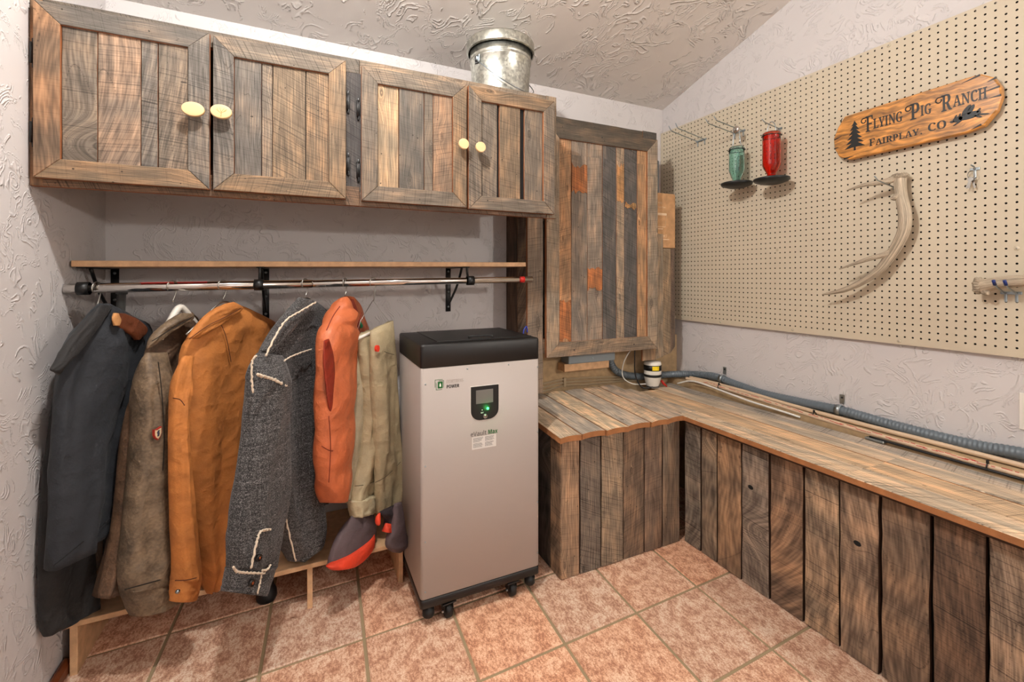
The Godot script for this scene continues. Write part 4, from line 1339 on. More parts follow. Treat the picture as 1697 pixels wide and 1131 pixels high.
	cloth(g, "armhole_shade", "vestdk", 0.046, 0.008, 0.0, 1.0, 21, [[-0.279, 1.078, -0.242, 1.080], [-0.283, 1.005, -0.208, 1.013], [-0.265, 0.917, -0.189, 0.920], [-0.247, 0.847, -0.179, 0.839], [-0.223, 0.797, -0.204, 0.795]])  # shaded recess of the arm opening painted as a darker piece
	seam(g, "quilt_seam", "vestst", 0.052, 0.0015, [Vector2(-0.308, 0.720), Vector2(-0.221, 0.670), Vector2(-0.091, 0.650)])
	seam(g, "quilt_seam", "vestst", 0.052, 0.0015, [Vector2(-0.255, 0.807), Vector2(-0.241, 0.694), Vector2(-0.255, 0.571)])
	seam(g, "quilt_seam", "vestst", 0.052, 0.0015, [Vector2(-0.182, 0.986), Vector2(-0.102, 0.990), Vector2(-0.014, 0.992)])
	seam(g, "quilt_seam", "vestst", 0.052, 0.0015, [Vector2(-0.221, 0.840), Vector2(-0.151, 0.834), Vector2(-0.085, 0.838)])
	seam(g, "shoulder_seam", "vestst", 0.064, 0.0016, [Vector2(-0.193, 1.193), Vector2(-0.247, 1.162), Vector2(-0.298, 1.117)])
	seam(g, "zip", "vestst", 0.062, 0.002, [Vector2(0.018, 1.154), Vector2(-0.026, 1.092), Vector2(-0.068, 1.044)])
	g = garment("wader", Vector3(0.267, 1.292, -1.980), 40)
	cloth(g, "rear_leg", "khaki2", -0.03, 0.03, 0.004, 1.5, 22, [[-0.086, 1.037, -0.025, 1.045], [-0.099, 0.857, -0.028, 0.841], [-0.116, 0.616, -0.052, 0.595], [-0.138, 0.479, -0.073, 0.452], [-0.144, 0.402, -0.093, 0.391]])
	cloth(g, "leg", "khaki", 0.0, 0.034, 0.008, 1.6, 23, [[-0.090, 1.064, -0.003, 1.080], [-0.063, 0.852, 0.008, 0.862], [-0.073, 0.607, 0.011, 0.591], [-0.110, 0.473, 0.011, 0.436], [-0.133, 0.406, 0.008, 0.373]])
	cloth(g, "leg", "khaki", 0.045, 0.036, 0.008, 1.8, 24, [[-0.063, 1.081, 0.074, 1.113], [-0.056, 0.855, 0.086, 0.903], [-0.042, 0.603, 0.106, 0.593], [-0.035, 0.451, 0.127, 0.425], [-0.024, 0.316, 0.127, 0.309]])
	cloth(g, "elastic_cuff", "khakilt", 0.01, 0.036, 0.004, 5.0, 25, [[-0.143, 0.415, -0.003, 0.383], [-0.133, 0.370, -0.007, 0.331], [-0.127, 0.345, -0.014, 0.314]])
	cloth(g, "bootie", "neo", 0.01, 0.03, 0.001, 1.0, 26, [[-0.127, 0.350, -0.014, 0.319], [-0.183, 0.319, 0.000, 0.245], [-0.222, 0.281, -0.003, 0.201], [-0.242, 0.240, -0.053, 0.152], [-0.251, 0.222, -0.139, 0.160]])
	cloth(g, "bootie_trim", "coral", 0.03, 0.026, 0.0, 1.0, 27, [[-0.054, 0.225, -0.025, 0.233], [-0.144, 0.227, -0.033, 0.184], [-0.220, 0.233, -0.074, 0.160], [-0.269, 0.236, -0.134, 0.160], [-0.255, 0.215, -0.202, 0.184]])
	cloth(g, "bootie", "neo", 0.15, 0.026, 0.001, 1.0, 28, [[-0.040, 0.386, 0.001, 0.377], [-0.059, 0.313, 0.013, 0.282], [-0.083, 0.266, 0.032, 0.212], [-0.083, 0.235, 0.028, 0.181], [-0.055, 0.200, -0.007, 0.173]])
	cloth(g, "bootie_strap", "neodk", 0.13, 0.02, 0.001, 1.0, 29, [[-0.109, 0.380, -0.016, 0.366], [-0.067, 0.332, -0.024, 0.315], [-0.081, 0.295, -0.031, 0.270]])
	cloth(g, "bootie_strap", "coral", 0.135, 0.02, 0.0, 1.0, 30, [[-0.125, 0.377, -0.108, 0.381], [-0.128, 0.362, -0.115, 0.342], [-0.128, 0.348, -0.121, 0.336]])
	cloth(g, "bootie_strap", "coral", 0.14, 0.02, 0.0, 1.0, 31, [[-0.082, 0.327, -0.036, 0.304], [-0.093, 0.299, -0.047, 0.278]])
	seam(g, "seam", "khakist", 0.078, 0.0012, [Vector2(-0.072, 0.473), Vector2(-0.007, 0.471), Vector2(0.086, 0.497)])
	seam(g, "seam", "khakist", 0.034, 0.0012, [Vector2(-0.138, 0.477), Vector2(-0.082, 0.459), Vector2(-0.026, 0.450)])
	seam(g, "seam", "khakist", 0.08, 0.0012, [Vector2(-0.020, 0.993), Vector2(0.009, 0.981), Vector2(0.040, 0.971)])
	badge(g, "printed_mark", Vector2(-0.058, 1.011), 0.080, "mark")
	pass


# small things sewn on a garment, on its near side
func badge(g: Node3D, called: String, at: Vector2, off: float, kind: String):
	var p := T(at.x, at.y - g.position.y, off)
	var lying := p * Transform3D(Basis(Vector3(1, 0, 0), PI / 2), Vector3.ZERO)
	if kind == "shield":
		var s := [Vector2(-0.013, 0.017), Vector2(-0.004, 0.0145), Vector2(0.013, 0.019), Vector2(0.013, -0.002), Vector2(0.008, -0.013), Vector2(0.0, -0.021), Vector2(-0.009, -0.012), Vector2(-0.013, -0.001)]
		var inner := []
		for q in s: inner.append(q * 0.80)
		var o := obj(called, slab(s, -0.006, 0.0015, 0.0005), M("patch_red"), g, p)
		obj("patch_field", slab(inner, 0.0, 0.0024, 0.0004), M("patch"), o)
		var mark := [Vector2(-0.004, -0.008), Vector2(0.002, -0.009), Vector2(0.0045, -0.001), Vector2(0.003, 0.006), Vector2(0.006, 0.010), Vector2(-0.001, 0.011), Vector2(-0.0055, 0.004), Vector2(-0.003, 0.0)]
		obj("patch_emblem", slab(mark, 0.0015, 0.0030, 0.0003), M("ink_blue"), o)
	elif kind == "button":
		var o2 := obj(called, lathe([[0.0, -0.008], [0.0098, -0.008], [0.0108, 0.001], [0.0095, 0.003], [0.0072, 0.0018], [0.0, 0.0018]], 24, lying), M("button"), g)
		obj("button_centre", lathe([[0.0, 0.0012], [0.0042, 0.0012], [0.0038, 0.0032], [0.0, 0.0034]], 18, lying), M("copper"), o2)
	elif kind == "snap":
		obj(called, lathe([[0.0, -0.006], [0.0055, -0.006], [0.0060, 0.001], [0.004, 0.0026], [0.0, 0.003]], 18, lying), M("zinc"), g)
	else:
		var c := []
		for i in 16: c.append(Vector2(0.010 * cos(TAU * i / 16), 0.0135 * sin(TAU * i / 16)))
		obj(called, slab(c, -0.010, 0.0006, 0.0002), M("coral_logo"), g, p)


# -------------------------------------------------------------------- the metal battery cabinet
func rounded(w: float, d: float, r: float, n := 5) -> Array:
	var out := []
	for q in [[w - r, d - r, 0.0], [-w + r, d - r, 90.0], [-w + r, -d + r, 180.0], [w - r, -d + r, 270.0]]:
		for i in n + 1:
			var a := deg_to_rad(q[2] + 90.0 * i / n)
			out.append(Vector2(q[0] + r * cos(a), q[1] + r * sin(a)))
	return out


# an upright block with rounded upright corners: levels of [y, inset]
func block(cx: float, cz: float, w: float, d: float, r: float, levels: Array) -> ArrayMesh:
	var st := begin()
	var rows := []
	for l in levels:
		var ring := []
		for p in rounded(w / 2 - l[1], d / 2 - l[1], maxf(r - l[1], 0.001)): ring.append(Vector3(cx + p.x, l[0], cz + p.y))
		rows.append(ring)
	skin(st, rows, true)
	fan(st, rows[0], true)
	fan(st, rows[-1], false)
	return finish(st)


func ink(parent, called, text, x: float, y: float, z: float, cap: float, m: String, stretch := 1.0, bold := true, face := "Droid Sans", basis := Basis()):
	var t := letters(text, cap, 0.0006, face, bold)
	var b := t.get_aabb()
	var w := Transform3D(basis.scaled_local(Vector3(stretch, 1, 1)), Vector3(x, y, z))
	var o := put(parent, called, t, M(m), w * Transform3D(Basis(), Vector3(-b.position.x, -b.position.y, 0)))
	return b.size.x * stretch


func make_battery():
	var x0 := 0.391
	var x1 := 0.886
	var zf := -1.640
	var zb := -2.05
	var cx := (x0 + x1) / 2
	var cz := (zf + zb) / 2
	var w := x1 - x0
	var d := zf - zb
	var b = thing("battery_cabinet", "beige metal battery cabinet on casters with a black lid and a green light", "battery cabinet", Vector3(cx, 0, cz))
	put(b, "body", block(cx, cz, w, d, 0.012, [[0.104, 0.004], [0.108, 0.0], [0.960, 0.0], [0.964, 0.004]]), M("powder_coat"))
	put(b, "base_tray", block(cx, cz, w + 0.001, d + 0.001, 0.012, [[0.070, 0.004], [0.073, 0.0], [0.101, 0.0], [0.104, 0.003]]), M("black_plastic"))
	put(b, "underframe", span(Vector3(x0 + 0.06, 0.055, zb + 0.03), Vector3(x1 - 0.06, 0.070, zf - 0.02), 0.003), M("black_metal"))
	var lid := put(b, "lid", block(cx, cz, w + 0.002, d + 0.002, 0.014, [[0.9625, 0.003], [0.966, 0.0], [1.042, 0.0], [1.048, 0.002], [1.050, 0.006]]), M("black_plastic"))
	var hatch := put(lid, "hatch", span(Vector3(x0 + 0.075, 1.0495, zb + 0.02), Vector3(x1 - 0.012, 1.0535, zf - 0.045), 0.002), M("black_plastic"))
	put(lid, "handle", tube(smooth_path([Vector3(cx - 0.03, 1.054, zf - 0.075), Vector3(cx - 0.028, 1.062, zf - 0.075), Vector3(cx + 0.06, 1.062, zf - 0.07), Vector3(cx + 0.065, 1.054, zf - 0.07)], 4), 0.004, 8), M("black_metal"))
	# casters and levelling feet
	for q in [[0.500, zf - 0.028, 0.5], [0.770, zf - 0.03, 0.2], [0.47, zb + 0.05, 0.2], [0.80, zb + 0.05, 0.2]]:
		var xf := Transform3D(Basis(Vector3.UP, q[2] * 0.25), Vector3(q[0], 0, q[1]))
		var st := begin()
		cbox(st, Vector3(0, 0.062, 0), Vector3(0.055, 0.005, 0.05), 0.001)
		cbox(st, Vector3(-0.017, 0.044, 0), Vector3(0.003, 0.036, 0.034), 0.001)
		cbox(st, Vector3(0.017, 0.044, 0), Vector3(0.003, 0.036, 0.034), 0.001)
		cbox(st, Vector3(0, 0.057, 0), Vector3(0.037, 0.008, 0.036), 0.001)
		var c := put(b, "caster", st.commit(), M("black_metal"), xf)
		put(c, "wheel", lathe([[0.0, -0.013], [0.022, -0.013], [0.0265, -0.010], [0.0275, 0.0], [0.0265, 0.010], [0.022, 0.013], [0.0, 0.013]], 24, Transform3D(Basis(Vector3(0, 0, 1), PI / 2), Vector3(0, 0.0275, 0.004))), M("rubber"), xf)
		put(c, "axle", lathe([[0.0, -0.024], [0.005, -0.024], [0.005, 0.024], [0.0, 0.024]], 12, Transform3D(Basis(Vector3(0, 0, 1), PI / 2), Vector3(0, 0.0275, 0.004))), M("zinc"), xf)
	for q in [[0.425, zf - 0.022], [0.852, zf - 0.022]]:
		put(b, "foot", lathe([[0.0, 0.030], [0.019, 0.030], [0.022, 0.034], [0.022, 0.058], [0.010, 0.062], [0.010, 0.072], [0.0, 0.072]], 20, T(q[0], 0, q[1])), M("rubber"))
	# the display: a shield-shaped panel with a screen, a light, a button
	var out := [Vector2(0.5855, 0.876), Vector2(0.5855, 0.782)]
	for i in range(1, 9):
		var a := PI + PI / 2 * i / 8
		out.append(Vector2(0.6275 + 0.042 * cos(a), 0.780 + 0.037 * sin(a)))
	for i in range(0, 8):
		var a := PI * 1.5 + PI / 2 * i / 8
		out.append(Vector2(0.660 + 0.042 * cos(a), 0.780 + 0.037 * sin(a)))
	out.append(Vector2(0.702, 0.782))
	out.append(Vector2(0.702, 0.876))
	var rim := []
	for p in out: rim.append(Vector2(0.6438, 0.810) + (p - Vector2(0.6438, 0.810)) * 1.025)
	put(b, "panel_rim", slab(rim, zf - 0.002, zf + 0.0010, 0.0005), M("bare_white"))
	var panel := put(b, "display_panel", slab(out, zf - 0.002, zf + 0.0026, 0.0008), M("black_plastic"))
	put(panel, "screen", slab([Vector2(0.606, 0.808), Vector2(0.678, 0.808), Vector2(0.678, 0.861), Vector2(0.606, 0.861)], zf, zf + 0.0036, 0.0005), M("lens"))
	put(panel, "status_led", lathe([[0.0, 0.0045], [0.0035, 0.004], [0.0052, 0.0015], [0.0052, 0.0], [0.0, 0.0]], 18, Transform3D(Basis(Vector3(1, 0, 0), PI / 2), Vector3(0.655, 0.786, zf + 0.0026))), M("led_glow"))
	put(panel, "button", lathe([[0.0, 0.003], [0.0055, 0.003], [0.006, 0.0015], [0.0075, 0.003], [0.0085, 0.003], [0.0088, 0.0], [0.0, 0.0]], 24, Transform3D(Basis(Vector3(1, 0, 0), PI / 2), Vector3(0.6445, 0.757, zf + 0.0026))), M("steel"))
	put(panel, "status_dot", span(Vector3(0.630, 0.7805, zf + 0.0024), Vector3(0.6335, 0.784, zf + 0.003), 0.0003), M("white_ink"))
	ink(panel, "print", "BAT", 0.6265, 0.7695, zf + 0.0029, 0.0042, "white_ink")
	var led := OmniLight3D.new()
	led.name = "status_light"
	led.position = Vector3(0.655, 0.786, zf + 0.012)
	led.light_color = Color(0.25, 1.0, 0.45)
	led.light_energy = 0.0012
	led.light_size = 0.005
	led.omni_range = 5.0
	led.omni_attenuation = 2.0
	led.shadow_enabled = true
	add_child(led)
	# lettering and emblem on the front
	var zi := zf + 0.0006
	ink(b, "printed_name", "FORTRESS", 0.4895, 0.9005, zi, 0.0125, "pale_ink", 0.86, false)
	ink(b, "printed_name", "POWER", 0.4895, 0.881, zi, 0.0125, "dark_ink", 0.84)
	put(b, "emblem", span(Vector3(0.455, 0.884, zf - 0.001), Vector3(0.474, 0.909, zf + 0.0008), 0.0002), M("green_ink"))
	var em := begin()
	for q in [[0.444, 0.916, 0.474, 0.9175], [0.444, 0.8885, 0.4455, 0.9175], [0.4485, 0.8785, 0.472, 0.88], [0.4485, 0.8785, 0.450, 0.905], [0.4765, 0.885, 0.478, 0.912], [0.459, 0.9115, 0.478, 0.913]]:
		cbox(em, Vector3((q[0] + q[2]) / 2, (q[1] + q[3]) / 2, zf), Vector3(q[2] - q[0], q[3] - q[1], 0.0012), 0.0001)
	put(b, "emblem_frame", em.commit(), M("green_ink"))
	put(b, "emblem_mark", slab([Vector2(0.4615, 0.890), Vector2(0.4675, 0.890), Vector2(0.4675, 0.898), Vector2(0.4645, 0.904), Vector2(0.4615, 0.898)], zf, zf + 0.0011, 0.0002), M("bare_white"))
	var wx: float = ink(b, "printed_model", "eVault", 0.5855, 0.6835, zi, 0.017, "grey_ink", 1.0, false)
	ink(b, "printed_model", "Max", 0.6585, 0.6835, zi, 0.017, "green_ink", 0.86)
	put(b, "information_label", sheet(0.5905, 0.632, 0.6915, 0.6805, zf + 0.0007), M("sticker"))
	var sc := begin()
	for q in [[0.402, 0.904], [0.402, 0.60], [0.402, 0.32], [0.402, 0.135], [0.872, 0.930], [0.872, 0.66], [0.872, 0.37], [0.872, 0.16], [0.566, 0.948], [0.74, 0.95]]:
		lathe_into(sc, [[0.0, 0.0020], [0.0018, 0.0020], [0.0030, 0.0012], [0.0034, 0.0], [0.0, 0.0]], 10, Transform3D(Basis(Vector3(1, 0, 0), PI / 2), Vector3(q[0] + 0.006, q[1], zf)))
	put(b, "screw", finish(sc), M("zinc"))


func sheet(x0: float, y0: float, x1: float, y1: float, z: float) -> ArrayMesh:
	var st := begin()
	var a := Vector3(x0, y0, z)
	var b := Vector3(x1, y0, z)
	var c := Vector3(x1, y1, z)
	var d := Vector3(x0, y1, z)
	tri(st, a, b, c, Vector3(0, 0, 1), Vector2(0, 1), Vector2(1, 1), Vector2(1, 0))
	tri(st, a, c, d, Vector3(0, 0, 1), Vector2(0, 1), Vector2(1, 0), Vector2(0, 0))
	for e in [[a, b, Vector3(0, -1, 0)], [b, c, Vector3(1, 0, 0)], [c, d, Vector3(0, 1, 0)], [d, a, Vector3(-1, 0, 0)]]:
		var k := Vector3(0, 0, -0.0007)
		facet(st, [e[0], e[1], e[1] + k, e[0] + k], e[2])
	return st.commit()


# -------------------------------------------------------------------- pegboard with real holes
const PEG_X := 2.178
const PITCH := 0.0259
const PEG_Z := -0.655
const PEG_Y := 1.3205


func make_pegboard():
	var y0 := 1.030
	var y1 := 2.266
	var z0 := BACK + 0.003
	var z1 := -0.12
	var bd = thing("pegboard", "large tan perforated hardboard pegboard on the right wall", "pegboard", Vector3(RIGHT, y0, (z0 + z1) / 2))
	var V := PackedVector3Array()
	var N := PackedVector3Array()
	var VW := PackedVector3Array()
	var NW := PackedVector3Array()
	var r := 0.0037
	var thick := 0.005
	var oct := []
	for i in 8: oct.append(Vector2(cos(TAU * i / 8), sin(TAU * i / 8)) * r)
	var ys := [y0]
	var zs := [z0]
	var k0 := ceili((y0 + 0.012 - PEG_Y) / PITCH)
	var hy := []
	while PEG_Y + k0 * PITCH < y1 - 0.012:
		hy.append(PEG_Y + k0 * PITCH)
		k0 += 1
	var hz := []
	var j0 := ceili((z0 + 0.012 - PEG_Z) / PITCH)
	while PEG_Z + j0 * PITCH < z1 - 0.012:
		hz.append(PEG_Z + j0 * PITCH)
		j0 += 1
	var nx := Vector3(-1, 0, 0)
	var f := func(a: Vector2) -> Vector3: return Vector3(PEG_X, a.y, a.x)
	for iy in hy.size():
		var ya: float = y0 if iy == 0 else (hy[iy] + hy[iy - 1]) / 2
		var yb: float = y1 if iy == hy.size() - 1 else (hy[iy] + hy[iy + 1]) / 2
		for iz in hz.size():
			var za: float = z0 if iz == 0 else (hz[iz] + hz[iz - 1]) / 2
			var zb: float = z1 if iz == hz.size() - 1 else (hz[iz] + hz[iz + 1]) / 2
			var c := Vector2(hz[iz], hy[iy])
			var out := [Vector2(zb, c.y), Vector2(zb, yb), Vector2(c.x, yb), Vector2(za, yb), Vector2(za, c.y), Vector2(za, ya), Vector2(c.x, ya), Vector2(zb, ya)]
			for i in 8:
				var j := (i + 1) % 8
				var a := Vector3(PEG_X, c.y + oct[i].y, c.x + oct[i].x)
				var b := Vector3(PEG_X, c.y + oct[j].y, c.x + oct[j].x)
				var p := Vector3(PEG_X, out[i].y, out[i].x)
				var q := Vector3(PEG_X, out[j].y, out[j].x)
				V.append_array([a, p, q, a, q, b])
				N.append_array([nx, nx, nx, nx, nx, nx])
				var d := Vector3(thick, 0, 0)
				var m := -Vector3(0, oct[i].y + oct[j].y, oct[i].x + oct[j].x).normalized()
				VW.append_array([a, b, b + d, a, b + d, a + d])
				NW.append_array([m, m, m, m, m, m])
	var mesh := ArrayMesh.new()
	for pair in [[V, N], [VW, NW]]:
		var vv: PackedVector3Array = pair[0]
		var nn: PackedVector3Array = pair[1]
		# wind every face clockwise seen from its front
		for i in range(0, vv.size(), 3):
			if (vv[i + 1] - vv[i]).cross(vv[i + 2] - vv[i]).dot(nn[i]) > 0:
				var t := vv[i + 1]
				vv[i + 1] = vv[i + 2]
				vv[i + 2] = t
		var arr := []
		arr.resize(Mesh.ARRAY_MAX)
		arr[Mesh.ARRAY_VERTEX] = vv
		arr[Mesh.ARRAY_NORMAL] = nn
		mesh.add_surface_from_arrays(Mesh.PRIMITIVE_TRIANGLES, arr)
	var st := begin()
	for e in [[Vector3(PEG_X, y0, z0), Vector3(PEG_X, y0, z1), Vector3(0, -1, 0)], [Vector3(PEG_X, y1, z0), Vector3(PEG_X, y1, z1), Vector3(0, 1, 0)], [Vector3(PEG_X, y0, z1), Vector3(PEG_X, y1, z1), Vector3(0, 0, 1)], [Vector3(PEG_X, y0, z0), Vector3(PEG_X, y1, z0), Vector3(0, 0, -1)]]:
		var d := Vector3(thick, 0, 0)
		facet(st, [e[0], e[1], e[1] + d, e[0] + d], e[2])
	st.commit(mesh)
	put(bd, "board", mesh, [M("peg_board"), M("peg_core"), M("peg_board")])  # hole walls: brown hardboard core, darkened with painted shade
	# near-black slab behind the board paints the shade seen through the holes
	put(bd, "hole_shade_backing", span(Vector3(PEG_X + 0.0075, y0 + 0.01, z0 + 0.01), Vector3(RIGHT - 0.0005, y1 - 0.01, z1 - 0.01), 0.001), M("peg_hole"))
	for q in [[1.043, -2.19], [1.043, -2.13], [1.043, -2.05], [1.043, -1.84], [1.043, -1.42], [1.043, -0.985], [1.398, -0.655], [2.252, -1.95], [2.252, -1.62], [2.252, -1.33], [2.252, -1.02], [1.645, -2.03], [1.28, -2.06], [1.44, -1.50]]:
		var w := put(bd, "washer", lathe([[0.0, 0.0025], [0.0035, 0.003], [0.0062, 0.002], [0.0072, 0.0], [0.0, 0.0]], 16, Transform3D(Basis(Vector3(0, 0, 1), PI / 2), Vector3(PEG_X, q[0], q[1]))), M("peg_board"))
		put(w, "screw", lathe([[0.0, 0.0036], [0.0028, 0.003], [0.003, 0.0], [0.0, 0.0]], 10, Transform3D(Basis(Vector3(0, 0, 1), PI / 2), Vector3(PEG_X, q[0], q[1]))), M("steel"))


func snap(y: float, z: float) -> Vector2:
	return Vector2(PEG_Z + roundf((z - PEG_Z) / PITCH) * PITCH, PEG_Y + roundf((y - PEG_Y) / PITCH) * PITCH)


# prongs from the board towards the room, bent up at the end, on a small back plate
func peg_hook(label: String, y: float, zs: Array, length: float, m := "zinc", rise := 0.018, tips := false):
	var p := snap(y, zs[0])
	var h = thing("peg_hook", label, "hook", Vector3(PEG_X, p.y, p.x), "metal hooks on the pegboard")
	var plate := begin()
	var mid := 0.0
	for z in zs: mid += snap(y, z).x / zs.size()
	var wide := 0.014 + (absf(snap(y, zs[-1]).x - snap(y, zs[0]).x) if zs.size() > 1 else 0.0)
	cbox(plate, Vector3(PEG_X - 0.003, p.y + 0.004, mid), Vector3(0.004, 0.010, wide + 0.012), 0.001)
	for z in zs: cbox(plate, Vector3(PEG_X - 0.0025, p.y - 0.012, snap(y, z).x), Vector3(0.004, 0.030, 0.007), 0.001)
	put(h, "back_plate", plate.commit(), M(m))
	for z in zs:
		var s := snap(y, z)
		put(h, "prong", tube([Vector3(PEG_X + 0.004, s.y + 0.004, s.x), Vector3(PEG_X - 0.010, s.y + 0.004, s.x), Vector3(PEG_X - length + 0.022, s.y + 0.004 + rise * 0.55, s.x), Vector3(PEG_X - length + 0.016, s.y + 0.005 + rise * 0.62, s.x), Vector3(PEG_X - length, s.y + 0.004 + rise, s.x)], 0.0027, 8), M(m))
		if tips: put(h, "tip", tube([Vector3(PEG_X - length + 0.006, s.y - 0.004 + rise, s.x), Vector3(PEG_X - length - 0.005, s.y + 0.011 + rise, s.x)], 0.0048, 10), M("blue_tip"))
	return p


func feeder(called_label: String, base: Vector3, top: float, body: float, neck: float, glass: String, tray_r: float, loop_top: float):
	var f = thing("bird_feeder", called_label, "bird feeder", base, "glass feeders on the pegboard")
	var y := base.y
	var at := T(base.x, 0, base.z)
	# tray
	put(f, "tray", lathe([[0.0, y - 0.004], [tray_r * 0.55, y - 0.003], [tray_r * 0.93, y + 0.008], [tray_r, y + 0.016], [tray_r, y + 0.022], [tray_r * 0.97, y + 0.023], [tray_r * 0.93, y + 0.018], [tray_r * 0.6, y + 0.017], [0.0, y + 0.017]], 40, at), M("tray"))
	# upturned bottle: neck below, a ribbed shoulder, straight wall, rounded end
	var h := top - y
	var prof := [[0.0, 0.018], [neck, 0.018], [neck, 0.044], [neck * 1.12, 0.050], [body * 0.88, 0.074], [body, 0.088]]
	var n := 8
	for i in n: prof.append([body * (1.0 + (0.007 if i % 2 == 0 else -0.004)), lerpf(0.094, h - 0.022, float(i) / (n - 1))])
	prof.append_array([[body * 1.04, h - 0.018], [body * 1.04, h - 0.008], [body * 0.9, h], [0.0, h]])
	var w := 0.0035
	var inner := [[0.0, h - 0.006], [body * 0.85, h - 0.008], [body - w, h - 0.02], [body - w, 0.090], [neck * 1.0, 0.054], [neck - w, 0.044], [neck - w, 0.021], [0.0, 0.021]]
	for q in prof: q[1] += y
	for q in inner: q[1] += y
	var st := begin()
	lathe_into(st, prof, 36, at)
	lathe_into(st, inner, 36, at)
	put(f, "bottle", finish(st), M(glass))
	put(f, "collar", lathe([[neck * 1.05, y + 0.018], [neck * 1.3, y + 0.018], [neck * 1.3, y + 0.030], [neck * 1.05, y + 0.030]], 28, at), M("dark_glass_ring"))
	put(f, "wire_ring", ring(Vector3(base.x, top - 0.016, base.z), body * 1.07, 0.0022, Basis(Vector3(1, 0, 0), PI / 2)), M("dark_glass_ring"))
	var loop := []
	for i in 13:
		var a := PI * i / 12
		loop.append(Vector3(base.x, top - 0.014 + sin(a) * (loop_top - top + 0.014), base.z + cos(a) * body * (1.05 if i in [0, 12] else 0.62)))
	put(f, "hanging_loop", tube(smooth_path(loop, 2), 0.0022, 8), M("zinc"))
	if glass == "teal_glass":
		put(f, "bead", lathe([[0.0, -0.006], [0.017, -0.005], [0.020, 0.0], [0.017, 0.005], [0.0, 0.006]], 20, Transform3D(Basis(Vector3(0, 0, 1), PI / 2), Vector3(base.x - 0.004, loop_top - 0.012, base.z))), M("chrome"))
	for i in 4:
		var a := TAU * i / 4 + 0.5
		put(f, "feeding_port", lathe([[0.0, 0.006], [0.006, 0.006], [0.008, 0.0], [0.0, 0.0]], 12, T(base.x + cos(a) * tray_r * 0.55, y + 0.0165, base.z + sin(a) * tray_r * 0.55)), M("red_clip" if glass == "teal_glass" else "dark_glass_ring"))


func ring(c: Vector3, r: float, wire: float, b: Basis) -> ArrayMesh:
	var st := begin()
	var rows := []
	for i in 33:
		var a := TAU * i / 32
		var d := b * Vector3(cos(a), sin(a), 0)
		var row := []
		for j in 8:
			var t := TAU * j / 8
			row.append(c + d * (r + wire * cos(t)) + b * Vector3(0, 0, wire * sin(t)))
		rows.append(row)
	skin(st, rows, true)
	return finish(st)


